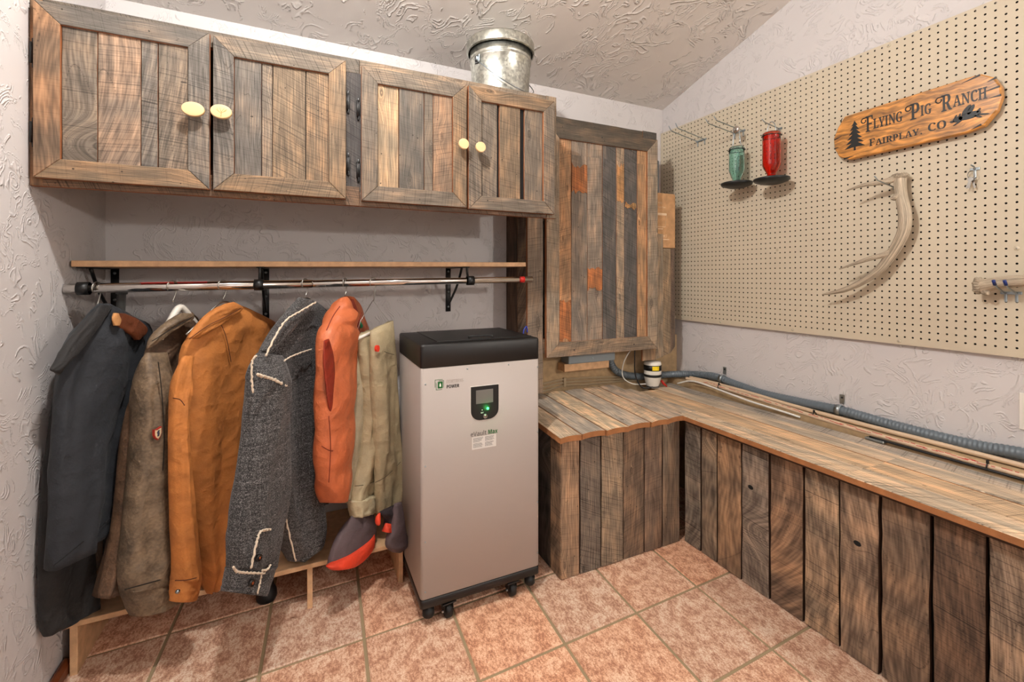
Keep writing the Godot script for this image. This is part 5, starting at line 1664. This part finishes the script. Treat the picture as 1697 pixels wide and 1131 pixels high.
func make_peg_things():
	peg_hook("empty two-pronged hook nearest the room corner", 2.118, [-2.005, -1.953], 0.235, "zinc", 0.062)
	peg_hook("two-pronged hook that holds the teal glass feeder", 2.085, [-1.745, -1.693], 0.225, "zinc", 0.045)
	peg_hook("single hook that holds the red glass feeder", 2.050, [-1.49], 0.135, "zinc", 0.028)
	peg_hook("hook at the base of the big antler", 1.668, [-1.004], 0.16, "zinc", 0.034)
	peg_hook("small hook that holds the bunch of keys", 1.694, [-0.760], 0.03, "zinc", 0.012)
	peg_hook("two-pronged hook with blue tips under the second antler", 1.255, [-0.690, -0.665], 0.09, "zinc", 0.036, true)
	feeder("teal glass bottle bird feeder with a dark tray, left of the red one", Vector3(2.088, 1.780, -1.662), 1.992, 0.038, 0.022, "teal_glass", 0.078, 2.098)
	feeder("red glass bottle bird feeder with a dark tray", Vector3(2.088, 1.764, -1.466), 2.012, 0.040, 0.020, "red_glass", 0.080, 2.066)

	# the big antler: main beam curving down and back, brow tine, small spur, long tines
	var x := 2.13
	var a = thing("antler", "big grey-brown antler hanging tines downward below the wooden sign", "antler", Vector3(x, 1.70, -0.98))
	var st := begin()
	antler_part(st, [Vector3(2.142, 1.710, -0.966), Vector3(2.140, 1.694, -0.965), Vector3(2.136, 1.655, -0.962), Vector3(2.130, 1.608, -0.954), Vector3(2.126, 1.556, -0.943), Vector3(2.126, 1.511, -0.942), Vector3(2.128, 1.472, -0.950), Vector3(2.132, 1.428, -0.970), Vector3(2.134, 1.388, -0.993), Vector3(2.134, 1.343, -1.022), Vector3(2.130, 1.306, -1.059), Vector3(2.124, 1.271, -1.107), Vector3(2.118, 1.243, -1.164), Vector3(2.110, 1.223, -1.241)], [0.018, 0.0205, 0.0195, 0.020, 0.0215, 0.0215, 0.0206, 0.0198, 0.019, 0.0177, 0.0159, 0.0135, 0.0106, 0.0029])
	antler_part(st, [Vector3(2.138, 1.699, -0.968), Vector3(2.120, 1.686, -0.995), Vector3(2.100, 1.681, -1.021), Vector3(2.085, 1.679, -1.064), Vector3(2.070, 1.666, -1.118)], [0.015, 0.0125, 0.010, 0.0075, 0.002])
	antler_part(st, [Vector3(2.132, 1.403, -0.984), Vector3(2.120, 1.391, -1.009), Vector3(2.110, 1.380, -1.044), Vector3(2.100, 1.363, -1.090), Vector3(2.090, 1.336, -1.159)], [0.015, 0.0115, 0.0095, 0.0075, 0.002])
	antler_part(st, [Vector3(2.128, 1.622, -0.960), Vector3(2.117, 1.614, -0.974), Vector3(2.110, 1.613, -0.982)], [0.018, 0.011, 0.004])
	put(a, "beam", finish(st), M("antler"))
	var bur := begin()
	for i in 22:
		var t := TAU * i / 22
		antler_part(bur, [Vector3(2.141 + cos(t) * 0.019, 1.692, -0.966 + sin(t) * 0.020), Vector3(2.142 + cos(t) * 0.0235, 1.700 + 0.003 * sin(i * 2.3), -0.966 + sin(t) * 0.025), Vector3(2.142 + cos(t) * 0.018, 1.709, -0.966 + sin(t) * 0.020)], [0.003, 0.0048, 0.0025])
	put(a, "rough_base", finish(bur), M("antler"))

	var a2 = thing("antler", "second antler lying across the blue-tipped hook at the edge of the pegboard", "antler", Vector3(2.13, 1.26, -0.6))
	var s2 := begin()
	antler_part(s2, [Vector3(2.135, 1.270, -0.742), Vector3(2.135, 1.271, -0.725), Vector3(2.132, 1.282, -0.68), Vector3(2.128, 1.289, -0.62), Vector3(2.125, 1.290, -0.55), Vector3(2.12, 1.27, -0.45), Vector3(2.115, 1.22, -0.36), Vector3(2.11, 1.14, -0.30)], [0.017, 0.023, 0.020, 0.019, 0.019, 0.018, 0.013, 0.003])
	antler_part(s2, [Vector3(2.135, 1.268, -0.722), Vector3(2.130, 1.250, -0.716), Vector3(2.120, 1.246, -0.705)], [0.015, 0.012, 0.006])
	put(a2, "beam", finish(s2), M("antler"))
	var b2 := begin()
	for i in 18:
		var t := TAU * i / 18
		antler_part(b2, [Vector3(2.135 + cos(t) * 0.020, 1.271 + sin(t) * 0.020, -0.728), Vector3(2.135 + cos(t) * 0.026, 1.271 + sin(t) * 0.026, -0.736 + 0.004 * sin(i * 2.1)), Vector3(2.135 + cos(t) * 0.018, 1.271 + sin(t) * 0.018, -0.743)], [0.003, 0.005, 0.003])
	put(b2 if false else a2, "rough_base", finish(b2), M("antler"))

	var ks := snap(1.694, -0.760)
	var kx := PEG_X - 0.018
	var k = thing("keys", "small bunch of keys on a ring hanging below the wooden sign", "keys", Vector3(kx, ks.y, ks.x))
	put(k, "key_ring", ring(Vector3(kx, ks.y - 0.016, ks.x - 0.004), 0.014, 0.0012, Basis(Vector3.UP, 1.1)), M("steel"))
	for q in [[0.10, -0.006], [-0.22, 0.004], [0.35, 0.0]]:
		var bow := []
		for i in 14: bow.append(Vector2(0.0105 * cos(TAU * i / 14), -0.008 + 0.010 * sin(TAU * i / 14)))
		var xf := Transform3D(Basis(Vector3(0, 0, 1), Vector3(0, 1, 0), Vector3(-1, 0, 0)).rotated(Vector3(1, 0, 0), q[0]).scaled_local(Vector3(0.8, 0.8, 0.8)), Vector3(kx + q[1], ks.y - 0.027, ks.x - 0.004))
		put(k, "key_bow", slab(bow, -0.001, 0.001, 0.0004), M("steel"), xf)
		put(k, "key_blade", slab([Vector2(-0.004, -0.046), Vector2(0.001, -0.050), Vector2(0.004, -0.044), Vector2(0.0025, -0.040), Vector2(0.004, -0.036), Vector2(0.0025, -0.031), Vector2(0.004, -0.026), Vector2(0.004, -0.015), Vector2(-0.004, -0.015)], -0.0009, 0.0009, 0.0003), M("steel"), xf)

	var o = thing("wall_plate", "edge of a white switch plate on the plaster above the long bench", "wall plate", Vector3(RIGHT, 0.85, -0.615))
	put(o, "plate", span(Vector3(RIGHT - 0.006, 0.787, -0.655), Vector3(RIGHT - 0.0005, 0.911, -0.575), 0.002), M("bare_white"))
	put(o, "rocker", span(Vector3(RIGHT - 0.009, 0.815, -0.632), Vector3(RIGHT - 0.004, 0.883, -0.598), 0.002), M("white_plastic"))


func antler_part(st: SurfaceTool, pts: Array, radii: Array):
	var p := smooth_path(pts, 6)
	var r := []
	for i in p.size():
		var f := float(i) / 6.0
		var k := mini(int(f), radii.size() - 2)
		r.append(lerpf(radii[k], radii[k + 1], f - k))
	tube_into(st, p, r, 16)


# -------------------------------------------------------------------- the carved sign
const SIGN_WORDS := [["F", -0.139, -0.113, 0.0, 0.066], ["LYING", -0.111, -0.011, 0.006, 0.041], ["P", 0.014, 0.043, 0.0, 0.063], ["IG", 0.046, 0.079, 0.006, 0.040], ["R", 0.108, 0.138, 0.0, 0.061], ["ANCH", 0.141, 0.231, 0.006, 0.041],
	["F", -0.127, -0.107, -0.063, 0.030], ["AIRPLAY", -0.104, 0.041, -0.064, 0.025], [".", 0.045, 0.050, -0.064, 0.025], ["CO", 0.068, 0.121, -0.062, 0.030]]


func make_sign():
	var zc := -0.947
	var yc := 1.9115
	var x := 2.156
	var s = thing("sign", "varnished wooden ranch sign with black carved lettering on the pegboard", "sign", Vector3(x, yc, zc))
	s.basis = Basis(Vector3(1, 0, 0), -0.012)
	var w := 0.266
	var h := 0.0985
	var L := [Vector2(-w + 0.045, h - 0.004), Vector2(-w + 0.018, h * 0.55), Vector2(-w, 0.012), Vector2(-w + 0.002, -h * 0.35), Vector2(-w + 0.022, -h * 0.78), Vector2(-w + 0.062, -h), Vector2(w - 0.09, -h * 0.99), Vector2(w - 0.045, -h * 0.88), Vector2(w - 0.012, -h * 0.45), Vector2(w, 0.0), Vector2(w - 0.002, h * 0.35), Vector2(w - 0.018, h * 0.72), Vector2(w - 0.05, h * 0.98), Vector2(w - 0.085, h)]
	var face := Transform3D(FACE_LEFT, Vector3.ZERO)
	var m := slab(L, -0.012, 0.012, 0.004)
	# grain over the front: uvs by place
	var sm := slab(L, -0.012, 0.012, 0.004, 1, -1)
	obj("board", stretch_uv(sm, Vector2(1.0 / 0.54, 1.0 / 0.20)), [M("sign_wood"), M("sign_wood")], s, face)
	var c := M("carved")
	# each run of letters: text, left, right, baseline, cap height
	for q in SIGN_WORDS:
		var t := letters(q[0], q[4], 0.0016, "Droid Serif", true)
		var bb := t.get_aabb()
		var k: float = (q[2] - q[1]) / bb.size.x
		obj("carved_letters", t, c, s, face * Transform3D(Basis().scaled(Vector3(k, 1, 1)), Vector3(q[1] - bb.position.x * k, q[3] - bb.position.y, 0.0122)))
	# the curls on the three tall initials
	var st := begin()
	for q in [[-0.144, 0.053], [0.010, 0.050], [0.103, 0.048]]:
		var p := []
		for i in 15:
			var a := PI * 0.55 + TAU * 0.80 * i / 14.0
			var r := 0.0115 * (1.0 - 0.035 * i)
			p.append(Vector3(q[0] - 0.001 + r * cos(a), q[1] - 0.003 + r * sin(a), 0.0122))
		p.push_front(Vector3(q[0] + 0.016, q[1] + 0.008, 0.0122))
		tube_into(st, smooth_path(p, 2), 0.0022, 6)
	obj("carved_curls", finish(st), c, s, face)
	# pine tree
	var tr := [Vector2(0.0, 0.056)]
	var left := []
	for i in 6:
		var yy := 0.042 - i * 0.0185
		var ww := 0.010 + i * 0.0046
		tr.append(Vector2(ww, yy - 0.008))
		tr.append(Vector2(ww * 0.35, yy - 0.0055))
		left.push_front(Vector2(-ww, yy - 0.008))
		left.push_front(Vector2(-ww * 0.35, yy - 0.0055))
	left.append(Vector2(-0.003, 0.046))
	tr.append_array([Vector2(0.003, -0.056), Vector2(0.003, -0.070), Vector2(-0.003, -0.070), Vector2(-0.003, -0.056)])
	tr.append_array(left)
	obj("carved_tree", slab(tr, 0.0, 0.0017, 0.0004), c, s, face * Transform3D(Basis().scaled(Vector3(1.22, 1.02, 1)), Vector3(-0.181, 0.007, 0.0116)))
	# pig with a wing
	var pig := begin()
	var blob := func(cx: float, cy: float, rx: float, ry: float, rot: float):
		var ringp := []
		for i in 20:
			var v := Vector2(rx * cos(TAU * i / 20), ry * sin(TAU * i / 20)).rotated(rot)
			ringp.append(Vector2(cx + v.x, cy + v.y))
		pig.append_from(slab(ringp, 0.0, 0.0017, 0.0005), 0, T(0.017, 0.001, 0.0116))
	for q in [[0.168, -0.040, 0.030, 0.0125, 0.08], [0.136, -0.043, 0.014, 0.010, 0.1], [0.121, -0.047, 0.007, 0.0045, -0.2], [0.131, -0.032, 0.007, 0.003, 1.1], [0.142, -0.0305, 0.007, 0.003, 1.3], [0.160, -0.018, 0.020, 0.0075, 0.95], [0.172, -0.020, 0.018, 0.007, 1.1], [0.136, -0.056, 0.015, 0.003, 0.5], [0.204, -0.047, 0.016, 0.0032, -0.25], [0.192, -0.030, 0.009, 0.004, 1.0], [0.19, -0.05, 0.012, 0.0035, -0.5]]:
		blob.call(q[0], q[1], q[2], q[3], q[4])
	obj("carved_pig", pig.commit(), c, s, face)
	for q in [[-0.262, 0.004, -0.232, 0.012], [-0.263, -0.036, -0.245, -0.033], [-0.225, -0.0905, -0.185, -0.087], [0.165, 0.083, 0.214, 0.094], [0.232, 0.062, 0.255, 0.068], [0.220, 0.030, 0.262, 0.035], [0.236, 0.004, 0.265, 0.004], [0.19, -0.09, 0.215, -0.080], [-0.236, 0.078, -0.228, 0.090]]:
		var p0 := Vector2(q[0], q[1])
		var p1 := Vector2(q[2], q[3])
		var nn := (p1 - p0).orthogonal().normalized() * 0.0035
		var thin := 0.0 if q[0] > 0 else 1.0
		obj("carved_nick", slab([p0 + nn * (0.15 + 0.85 * thin), p0 - nn * (0.15 + 0.85 * thin), p1 - nn * (1.0 - 0.85 * thin), p1 + nn * (1.0 - 0.85 * thin)], 0.0, 0.0017, 0.0003), c, s, face * T(0, 0, 0.0116))


func stretch_uv(m: ArrayMesh, k: Vector2) -> ArrayMesh:
	var out := ArrayMesh.new()
	for i in m.get_surface_count():
		var a := m.surface_get_arrays(i)
		var uv: PackedVector2Array = a[Mesh.ARRAY_TEX_UV]
		for j in uv.size(): uv[j] = uv[j] * k
		a[Mesh.ARRAY_TEX_UV] = uv
		out.add_surface_from_arrays(Mesh.PRIMITIVE_TRIANGLES, a)
	return out


# -------------------------------------------------------------------- pipes, cables, boxes in the corner
func make_pipes():
	var path := smooth_path([Vector3(1.635, 0.905, -2.165), Vector3(1.64, 0.83, -2.165), Vector3(1.675, 0.755, -2.165), Vector3(1.76, 0.712, -2.163), Vector3(1.90, 0.690, -2.163), Vector3(2.05, 0.690, -2.15), Vector3(2.150, 0.700, -2.07), Vector3(2.172, 0.716, -1.95), Vector3(2.172, 0.722, -1.86), Vector3(2.172, 0.708, -1.74), Vector3(2.172, 0.694, -1.58), Vector3(2.172, 0.697, -1.40), Vector3(2.172, 0.706, -1.20), Vector3(2.172, 0.700, -1.05), Vector3(2.172, 0.697, -0.90), Vector3(2.172, 0.700, -0.75), Vector3(2.172, 0.713, -0.62), Vector3(2.172, 0.722, -0.30), Vector3(2.172, 0.70, 0.2)], 40)
	var rad := []
	var run := 0.0
	for i in path.size():
		if i: run += path[i].distance_to(path[i - 1])
		rad.append(0.0205 + 0.0011 * sin(run * TAU / 0.0135))
	var c = thing("conduit", "thick grey ribbed conduit running along the wall behind the bench", "conduit", Vector3(2.172, 0.70, -1.2))
	put(c, "hose", tube(path, rad, 14), M("grey_pvc"))
	for q in [["far steel strap clamping the grey conduit to the plaster", -1.825, 0.718], ["near steel strap clamping the grey conduit to the plaster", -1.205, 0.706]]:
		var s = thing("pipe_strap", q[0], "strap", Vector3(RIGHT, q[2], q[1]), "straps on the grey conduit")
		var st := begin()
		cbox(st, Vector3(RIGHT - 0.002, q[2] + 0.046, q[1]), Vector3(0.003, 0.042, 0.022), 0.001)
		put(s, "tab", st.commit(), M("zinc"))
		put(s, "band", lathe([[0.0222, -0.011], [0.0242, -0.011], [0.0242, 0.011], [0.0222, 0.011]], 24, Transform3D(Basis(Vector3(1, 0, 0), PI / 2), Vector3(2.172, q[2], q[1]))), M("zinc"))
		put(s, "screw", lathe([[0.0, 0.004], [0.004, 0.003], [0.005, 0.0], [0.0, 0.0]], 10, Transform3D(Basis(Vector3(0, 0, 1), PI / 2), Vector3(RIGHT - 0.003, q[2] + 0.054, q[1]))), M("black_metal"))
	# two water pipes, lettered in red
	var p1 := smooth_path([Vector3(2.10, 0.688, -2.02), Vector3(2.12, 0.686, -1.90), Vector3(2.12, 0.678, -1.62), Vector3(2.12, 0.662, -1.27), Vector3(2.12, 0.657, -1.03), Vector3(2.12, 0.655, -0.80), Vector3(2.12, 0.655, -0.6), Vector3(2.12, 0.655, 0.2)], 8)
	var p2 := smooth_path([Vector3(2.13, 0.690, -2.02), Vector3(2.148, 0.690, -1.90), Vector3(2.148, 0.686, -1.64), Vector3(2.148, 0.680, -1.47), Vector3(2.148, 0.677, -1.27), Vector3(2.148, 0.677, -1.0), Vector3(2.155, 0.677, -0.8), Vector3(2.165, 0.677, 0.2)], 8)
	var w1 = thing("water_pipe", "cream water pipe with red lettering nearest the bench planks", "pipe", Vector3(2.12, 0.66, -1.0), "cream pipes behind the bench")
	put(w1, "pipe", tube(p1, 0.0095, 12), M("pipe_cream"))
	var marks := begin()
	for i in range(8, p1.size() - 2):
		for k in 3:
			if (i * 7 + k * 3) % 5 < 2: continue
			var at: Vector3 = p1[i].lerp(p1[i + 1], k / 3.0)
			var dirv: Vector3 = (p1[i + 1] - p1[i]).normalized()
			var n := Vector3(-0.72, 0.69, 0)
			var side := dirv.cross(n).normalized()
			cbox(marks, at + n * 0.0092 + side * 0.003 * sin(i * 1.7 + k), Vector3(0.0008, 0.0025, 0.010 + 0.012 * fposmod(i * 0.37 + k * 0.61, 1.0)), 0.0002, Basis(n, side, dirv))
	put(w1, "red_lettering", marks.commit(), M("red_print"))
	var w2 = thing("water_pipe", "cream water pipe lying against the wall under the grey conduit", "pipe", Vector3(2.15, 0.68, -1.0), "cream pipes behind the bench")
	put(w2, "pipe", tube(p2, 0.0095, 12), M("pipe_cream"))
	var wc := obj("white_cable", tube(smooth_path([Vector3(2.06, 0.655, -2.05), Vector3(2.075, 0.690, -1.94), Vector3(2.08, 0.676, -1.73), Vector3(2.085, 0.662, -1.585), Vector3(2.098, 0.652, -1.42), Vector3(2.11, 0.644, -1.34)], 6), 0.0048, 8), M("white_cable"))
	tag(wc, "thin white cable along the back edge of the long bench", "cable")
	var bc := obj("black_cable", tube(smooth_path([Vector3(2.10, 0.648, -1.05), Vector3(2.106, 0.646, -0.85), Vector3(2.108, 0.646, -0.70), Vector3(2.106, 0.646, -0.4), Vector3(2.106, 0.646, 0.1)], 6), 0.0042, 8), M("black_cable"))
	tag(bc, "thin black cable beside the cream pipe at the right edge", "cable")
	for q in [[Vector3(2.122, 0.683, -1.80), "black cable tie on the pipes near the corner"], [Vector3(2.128, 0.668, -1.285), "black cable tie halfway along the cream pipes"], [Vector3(2.117, 0.654, -0.705), "black cable tie on the cream pipe at the right edge"]]:
		var st := begin()
		st.append_from(ring(Vector3(q[0].x, q[0].y, q[0].z), 0.0125, 0.002, Basis()), 0, Transform3D())
		cbox(st, q[0] + Vector3(-0.004, 0.017, 0), Vector3(0.007, 0.012, 0.007), 0.001)
		var t := obj("cable_tie", st.commit(), M("black_cable"))
		tag(t, q[1], "cable tie", "cable ties on the pipes")
	var pc := thing("pipe_clip", "steel pipe clip on the long bench beside the cream pipe", "clip", Vector3(2.10, 0.64, -1.03))
	put(pc, "clip", box(Vector3(2.103, 0.641, -1.03), Vector3(0.028, 0.010, 0.07), 0.004), M("zinc"))
	# three tan cables stapled to the ply under the tall cabinet
	for k in 3:
		var dy := -0.016 * k
		var cb := obj("house_cable", tube(smooth_path([Vector3(1.075, 0.692 + dy * 1.2, -2.183), Vector3(1.22, 0.713 + dy * 1.3, -2.183), Vector3(1.34, 0.721 + dy * 1.1, -2.183), Vector3(1.48, 0.717 + dy * 1.2, -2.183), Vector3(1.70, 0.702 + dy * 0.9, -2.183), Vector3(1.90, 0.682 + dy * 0.5, -2.180)], 6), 0.0052, 8), M("cable_tan"))
		tag(cb, ["uppermost tan cable on the bare ply under the tall cabinet", "middle tan cable on the bare ply under the tall cabinet", "lowest tan cable on the bare ply under the tall cabinet"][k], "cable", "tan cables under the cabinet")
	tag(obj("cable_staple", span(Vector3(1.332, 0.680, -2.19), Vector3(1.348, 0.732, -2.174), 0.002), M("cable_tan")), "staple holding the tan cables under the tall cabinet", "staple")
	# metal junction box and the wood block under it
	var e = thing("junction_box", "grey metal electrical box under the tall cabinet", "electrical box", Vector3(1.475, 0.815, -2.15))
	put(e, "cover", span(Vector3(1.318, 0.822, -2.186), Vector3(1.632, 0.932, -2.10), 0.004), M("grey_box"))
	put(e, "screw", lathe([[0.0, 0.003], [0.004, 0.002], [0.005, 0.0], [0.0, 0.0]], 10, Transform3D(Basis(Vector3(1, 0, 0), PI / 2), Vector3(1.475, 0.845, -2.10))), M("zinc"))
	var wb := obj("wood_block", span(Vector3(1.300, 0.779, -2.189), Vector3(1.60, 0.8215, -2.115), 0.002), M("pine"))
	tag(wb, "raw pine block under the grey electrical box", "wood block")
	# white canister under the door frame
	var cx := 1.905
	var cz := -2.095
	var cn = thing("canister", "white canister with black bands and a yellow label in the bench corner", "canister", Vector3(cx, 0.64, cz))
	var at := T(cx, 0, cz)
	put(cn, "body", lathe([[0.0, 0.640], [0.037, 0.640], [0.037, 0.654], [0.040, 0.66], [0.048, 0.695], [0.051, 0.705], [0.051, 0.782], [0.047, 0.795], [0.0, 0.798]], 36, at), M("white_plastic"))
	put(cn, "black_band", lathe([[0.0505, 0.706], [0.0522, 0.706], [0.0522, 0.721], [0.0505, 0.721]], 36, at), M("black_plastic"))
	put(cn, "label_band", lathe([[0.0505, 0.744], [0.0520, 0.744], [0.0520, 0.776], [0.0505, 0.776]], 36, at), M("black_plastic"))
	put(cn, "base_band", lathe([[0.0365, 0.644], [0.0385, 0.644], [0.0385, 0.650], [0.0365, 0.650]], 36, at), M("black_plastic"))
	var lab := begin()
	for q in [[-0.62, 0.14], [-0.40, 0.10], [-0.22, 0.09], [-0.03, 0.08]]:
		var dirn := Vector3(sin(q[0]), 0, cos(q[0]))
		cbox(lab, Vector3(cx, 0.760, cz) + dirn * 0.0517, Vector3(q[1] * 0.1, 0.024, 0.0014), 0.0002, Basis(Vector3.UP, q[0]))
	put(cn, "yellow_print", lab.commit(), M("yellow"))
	var rc := obj("red_clip", tube([Vector3(1.985, 0.642, -2.06), Vector3(1.968, 0.660, -2.07), Vector3(1.955, 0.678, -2.075)], [0.004, 0.008, 0.007], 10), M("red_clip"))
	tag(rc, "small red clip lying beside the white canister", "clip")
	tag(obj("data_cable", tube(smooth_path([Vector3(1.83, 0.895, -2.12), Vector3(1.76, 0.875, -2.11), Vector3(1.70, 0.80, -2.11), Vector3(1.70, 0.715, -2.115), Vector3(1.76, 0.672, -2.10), Vector3(1.85, 0.665, -2.09)], 6), 0.0032, 8), M("white_cable")), "looping white cord left of the white canister", "cable")
	tag(obj("power_cable", tube(smooth_path([Vector3(1.775, 0.90, -2.10), Vector3(1.765, 0.82, -2.09), Vector3(1.765, 0.73, -2.085), Vector3(1.795, 0.660, -2.07), Vector3(1.835, 0.650, -2.05), Vector3(1.855, 0.658, -2.04)], 6), 0.0036, 8), M("black_cable")), "black cord hanging beside the white canister", "cable")
	tag(obj("blue_wire", tube(smooth_path([Vector3(1.005, 0.985, -2.03), Vector3(1.01, 1.03, -2.035), Vector3(1.028, 1.05, -2.04), Vector3(1.034, 1.02, -2.043)], 6), 0.0035, 7), M("blue_wire")), "bent blue wire end behind the battery cabinet", "wire")
	# a standing grey conduit between the tall cabinet and the wall, and the carton in front of it
	tag(obj("upright_conduit", tube([Vector3(1.975, 1.58, -2.16), Vector3(1.975, 2.02, -2.16)], 0.030, 18), M("grey_pvc")), "upright grey conduit between the tall cabinet and the pegboard", "conduit")
	var bx = thing("carton", "flat brown cardboard carton stuck between the tall cabinet and the pegboard", "carton", Vector3(1.98, 1.477, -2.08))
	put(bx, "box", span(Vector3(1.897, 1.4775, -2.118), Vector3(2.052, 1.806, -2.062), 0.003), M("card"))
	put(bx, "side_flap", span(Vector3(2.0505, 1.4785, -2.118), Vector3(2.0545, 1.80, -2.063), 0.001), M("card"))
	ink(bx, "printed_words", "assy", 1.918, 1.738, -2.0616, 0.012, "card_print", 0.9, false)
	ink(bx, "printed_words", "Paper Cups", 1.918, 1.714, -2.0616, 0.009, "card_print", 0.95, false)
	var pr := begin()
	for q in [[1.915, 1.672, 1.984, 1.686], [1.915, 1.602, 1.975, 1.605], [1.915, 1.588, 1.955, 1.593], [1.915, 1.556, 1.985, 1.557], [1.915, 1.541, 1.985, 1.542], [1.983, 1.541, 1.985, 1.557], [1.917, 1.546, 1.972, 1.551], [1.915, 1.526, 2.005, 1.531]]:
		cbox(pr, Vector3((q[0] + q[2]) / 2, (q[1] + q[3]) / 2, -2.0617), Vector3(q[2] - q[0], q[3] - q[1], 0.0006), 0.0001)
	tube_into(pr, [Vector3(1.984, 1.68, -2.0617), Vector3(1.974, 1.604, -2.0617)], 0.001, 5)
	put(bx, "printed_cup", pr.commit(), M("card_print"))


# -------------------------------------------------------------------- galvanised bucket
func make_bucket():
	var c := Vector3(0.846, 2.1065, -1.952)
	var b = thing("bucket", "galvanised metal bucket with a lid and wire handle on top of the wall cabinet", "bucket", c)
	var at := T(c.x, 0, c.z)
	var y := c.y
	put(b, "pail", lathe([[0.0, y], [0.128, y], [0.131, y + 0.006], [0.1325, y + 0.02], [0.1365, y + 0.10], [0.141, y + 0.19], [0.1445, y + 0.194], [0.1445, y + 0.202], [0.1415, y + 0.206], [0.1455, y + 0.211], [0.1455, y + 0.217], [0.1425, y + 0.221], [0.1445, y + 0.255], [0.140, y + 0.262], [0.0, y + 0.262]], 64, at), M("galvanised"))
	put(b, "lid", lathe([[0.152, y + 0.243], [0.1595, y + 0.243], [0.1605, y + 0.247], [0.1605, y + 0.283], [0.158, y + 0.289], [0.150, y + 0.291], [0.12, y + 0.287], [0.0, y + 0.285]], 64, at), M("galvanised"))
	var dirn := Vector3(-0.94, 0, 0.34)
	for s in [1.0, -1.0]:
		var st := begin()
		var e: Vector3 = dirn * s
		var bas := Basis(Vector3.UP.cross(e), Vector3.UP, e)
		var p: Vector3 = Vector3(c.x, y + 0.178, c.z) + e * 0.144
		cbox(st, p, Vector3(0.030, 0.036, 0.005), 0.001, bas)
		cbox(st, p + e * 0.006, Vector3(0.016, 0.020, 0.010), 0.002, bas)
		put(b, "ear", st.commit(), M("zinc"))
	var side := Vector3(0.34, 0, 0.94)
	var pts := []
	for i in 17:
		var a := PI * i / 16
		pts.append(Vector3(c.x, y + 0.180 - 0.150 * sin(a), c.z) + dirn * cos(a) * 0.158 + side * sin(a) * 0.155)
	put(b, "handle", tube(smooth_path(pts, 2), 0.0026, 8), M("zinc"))
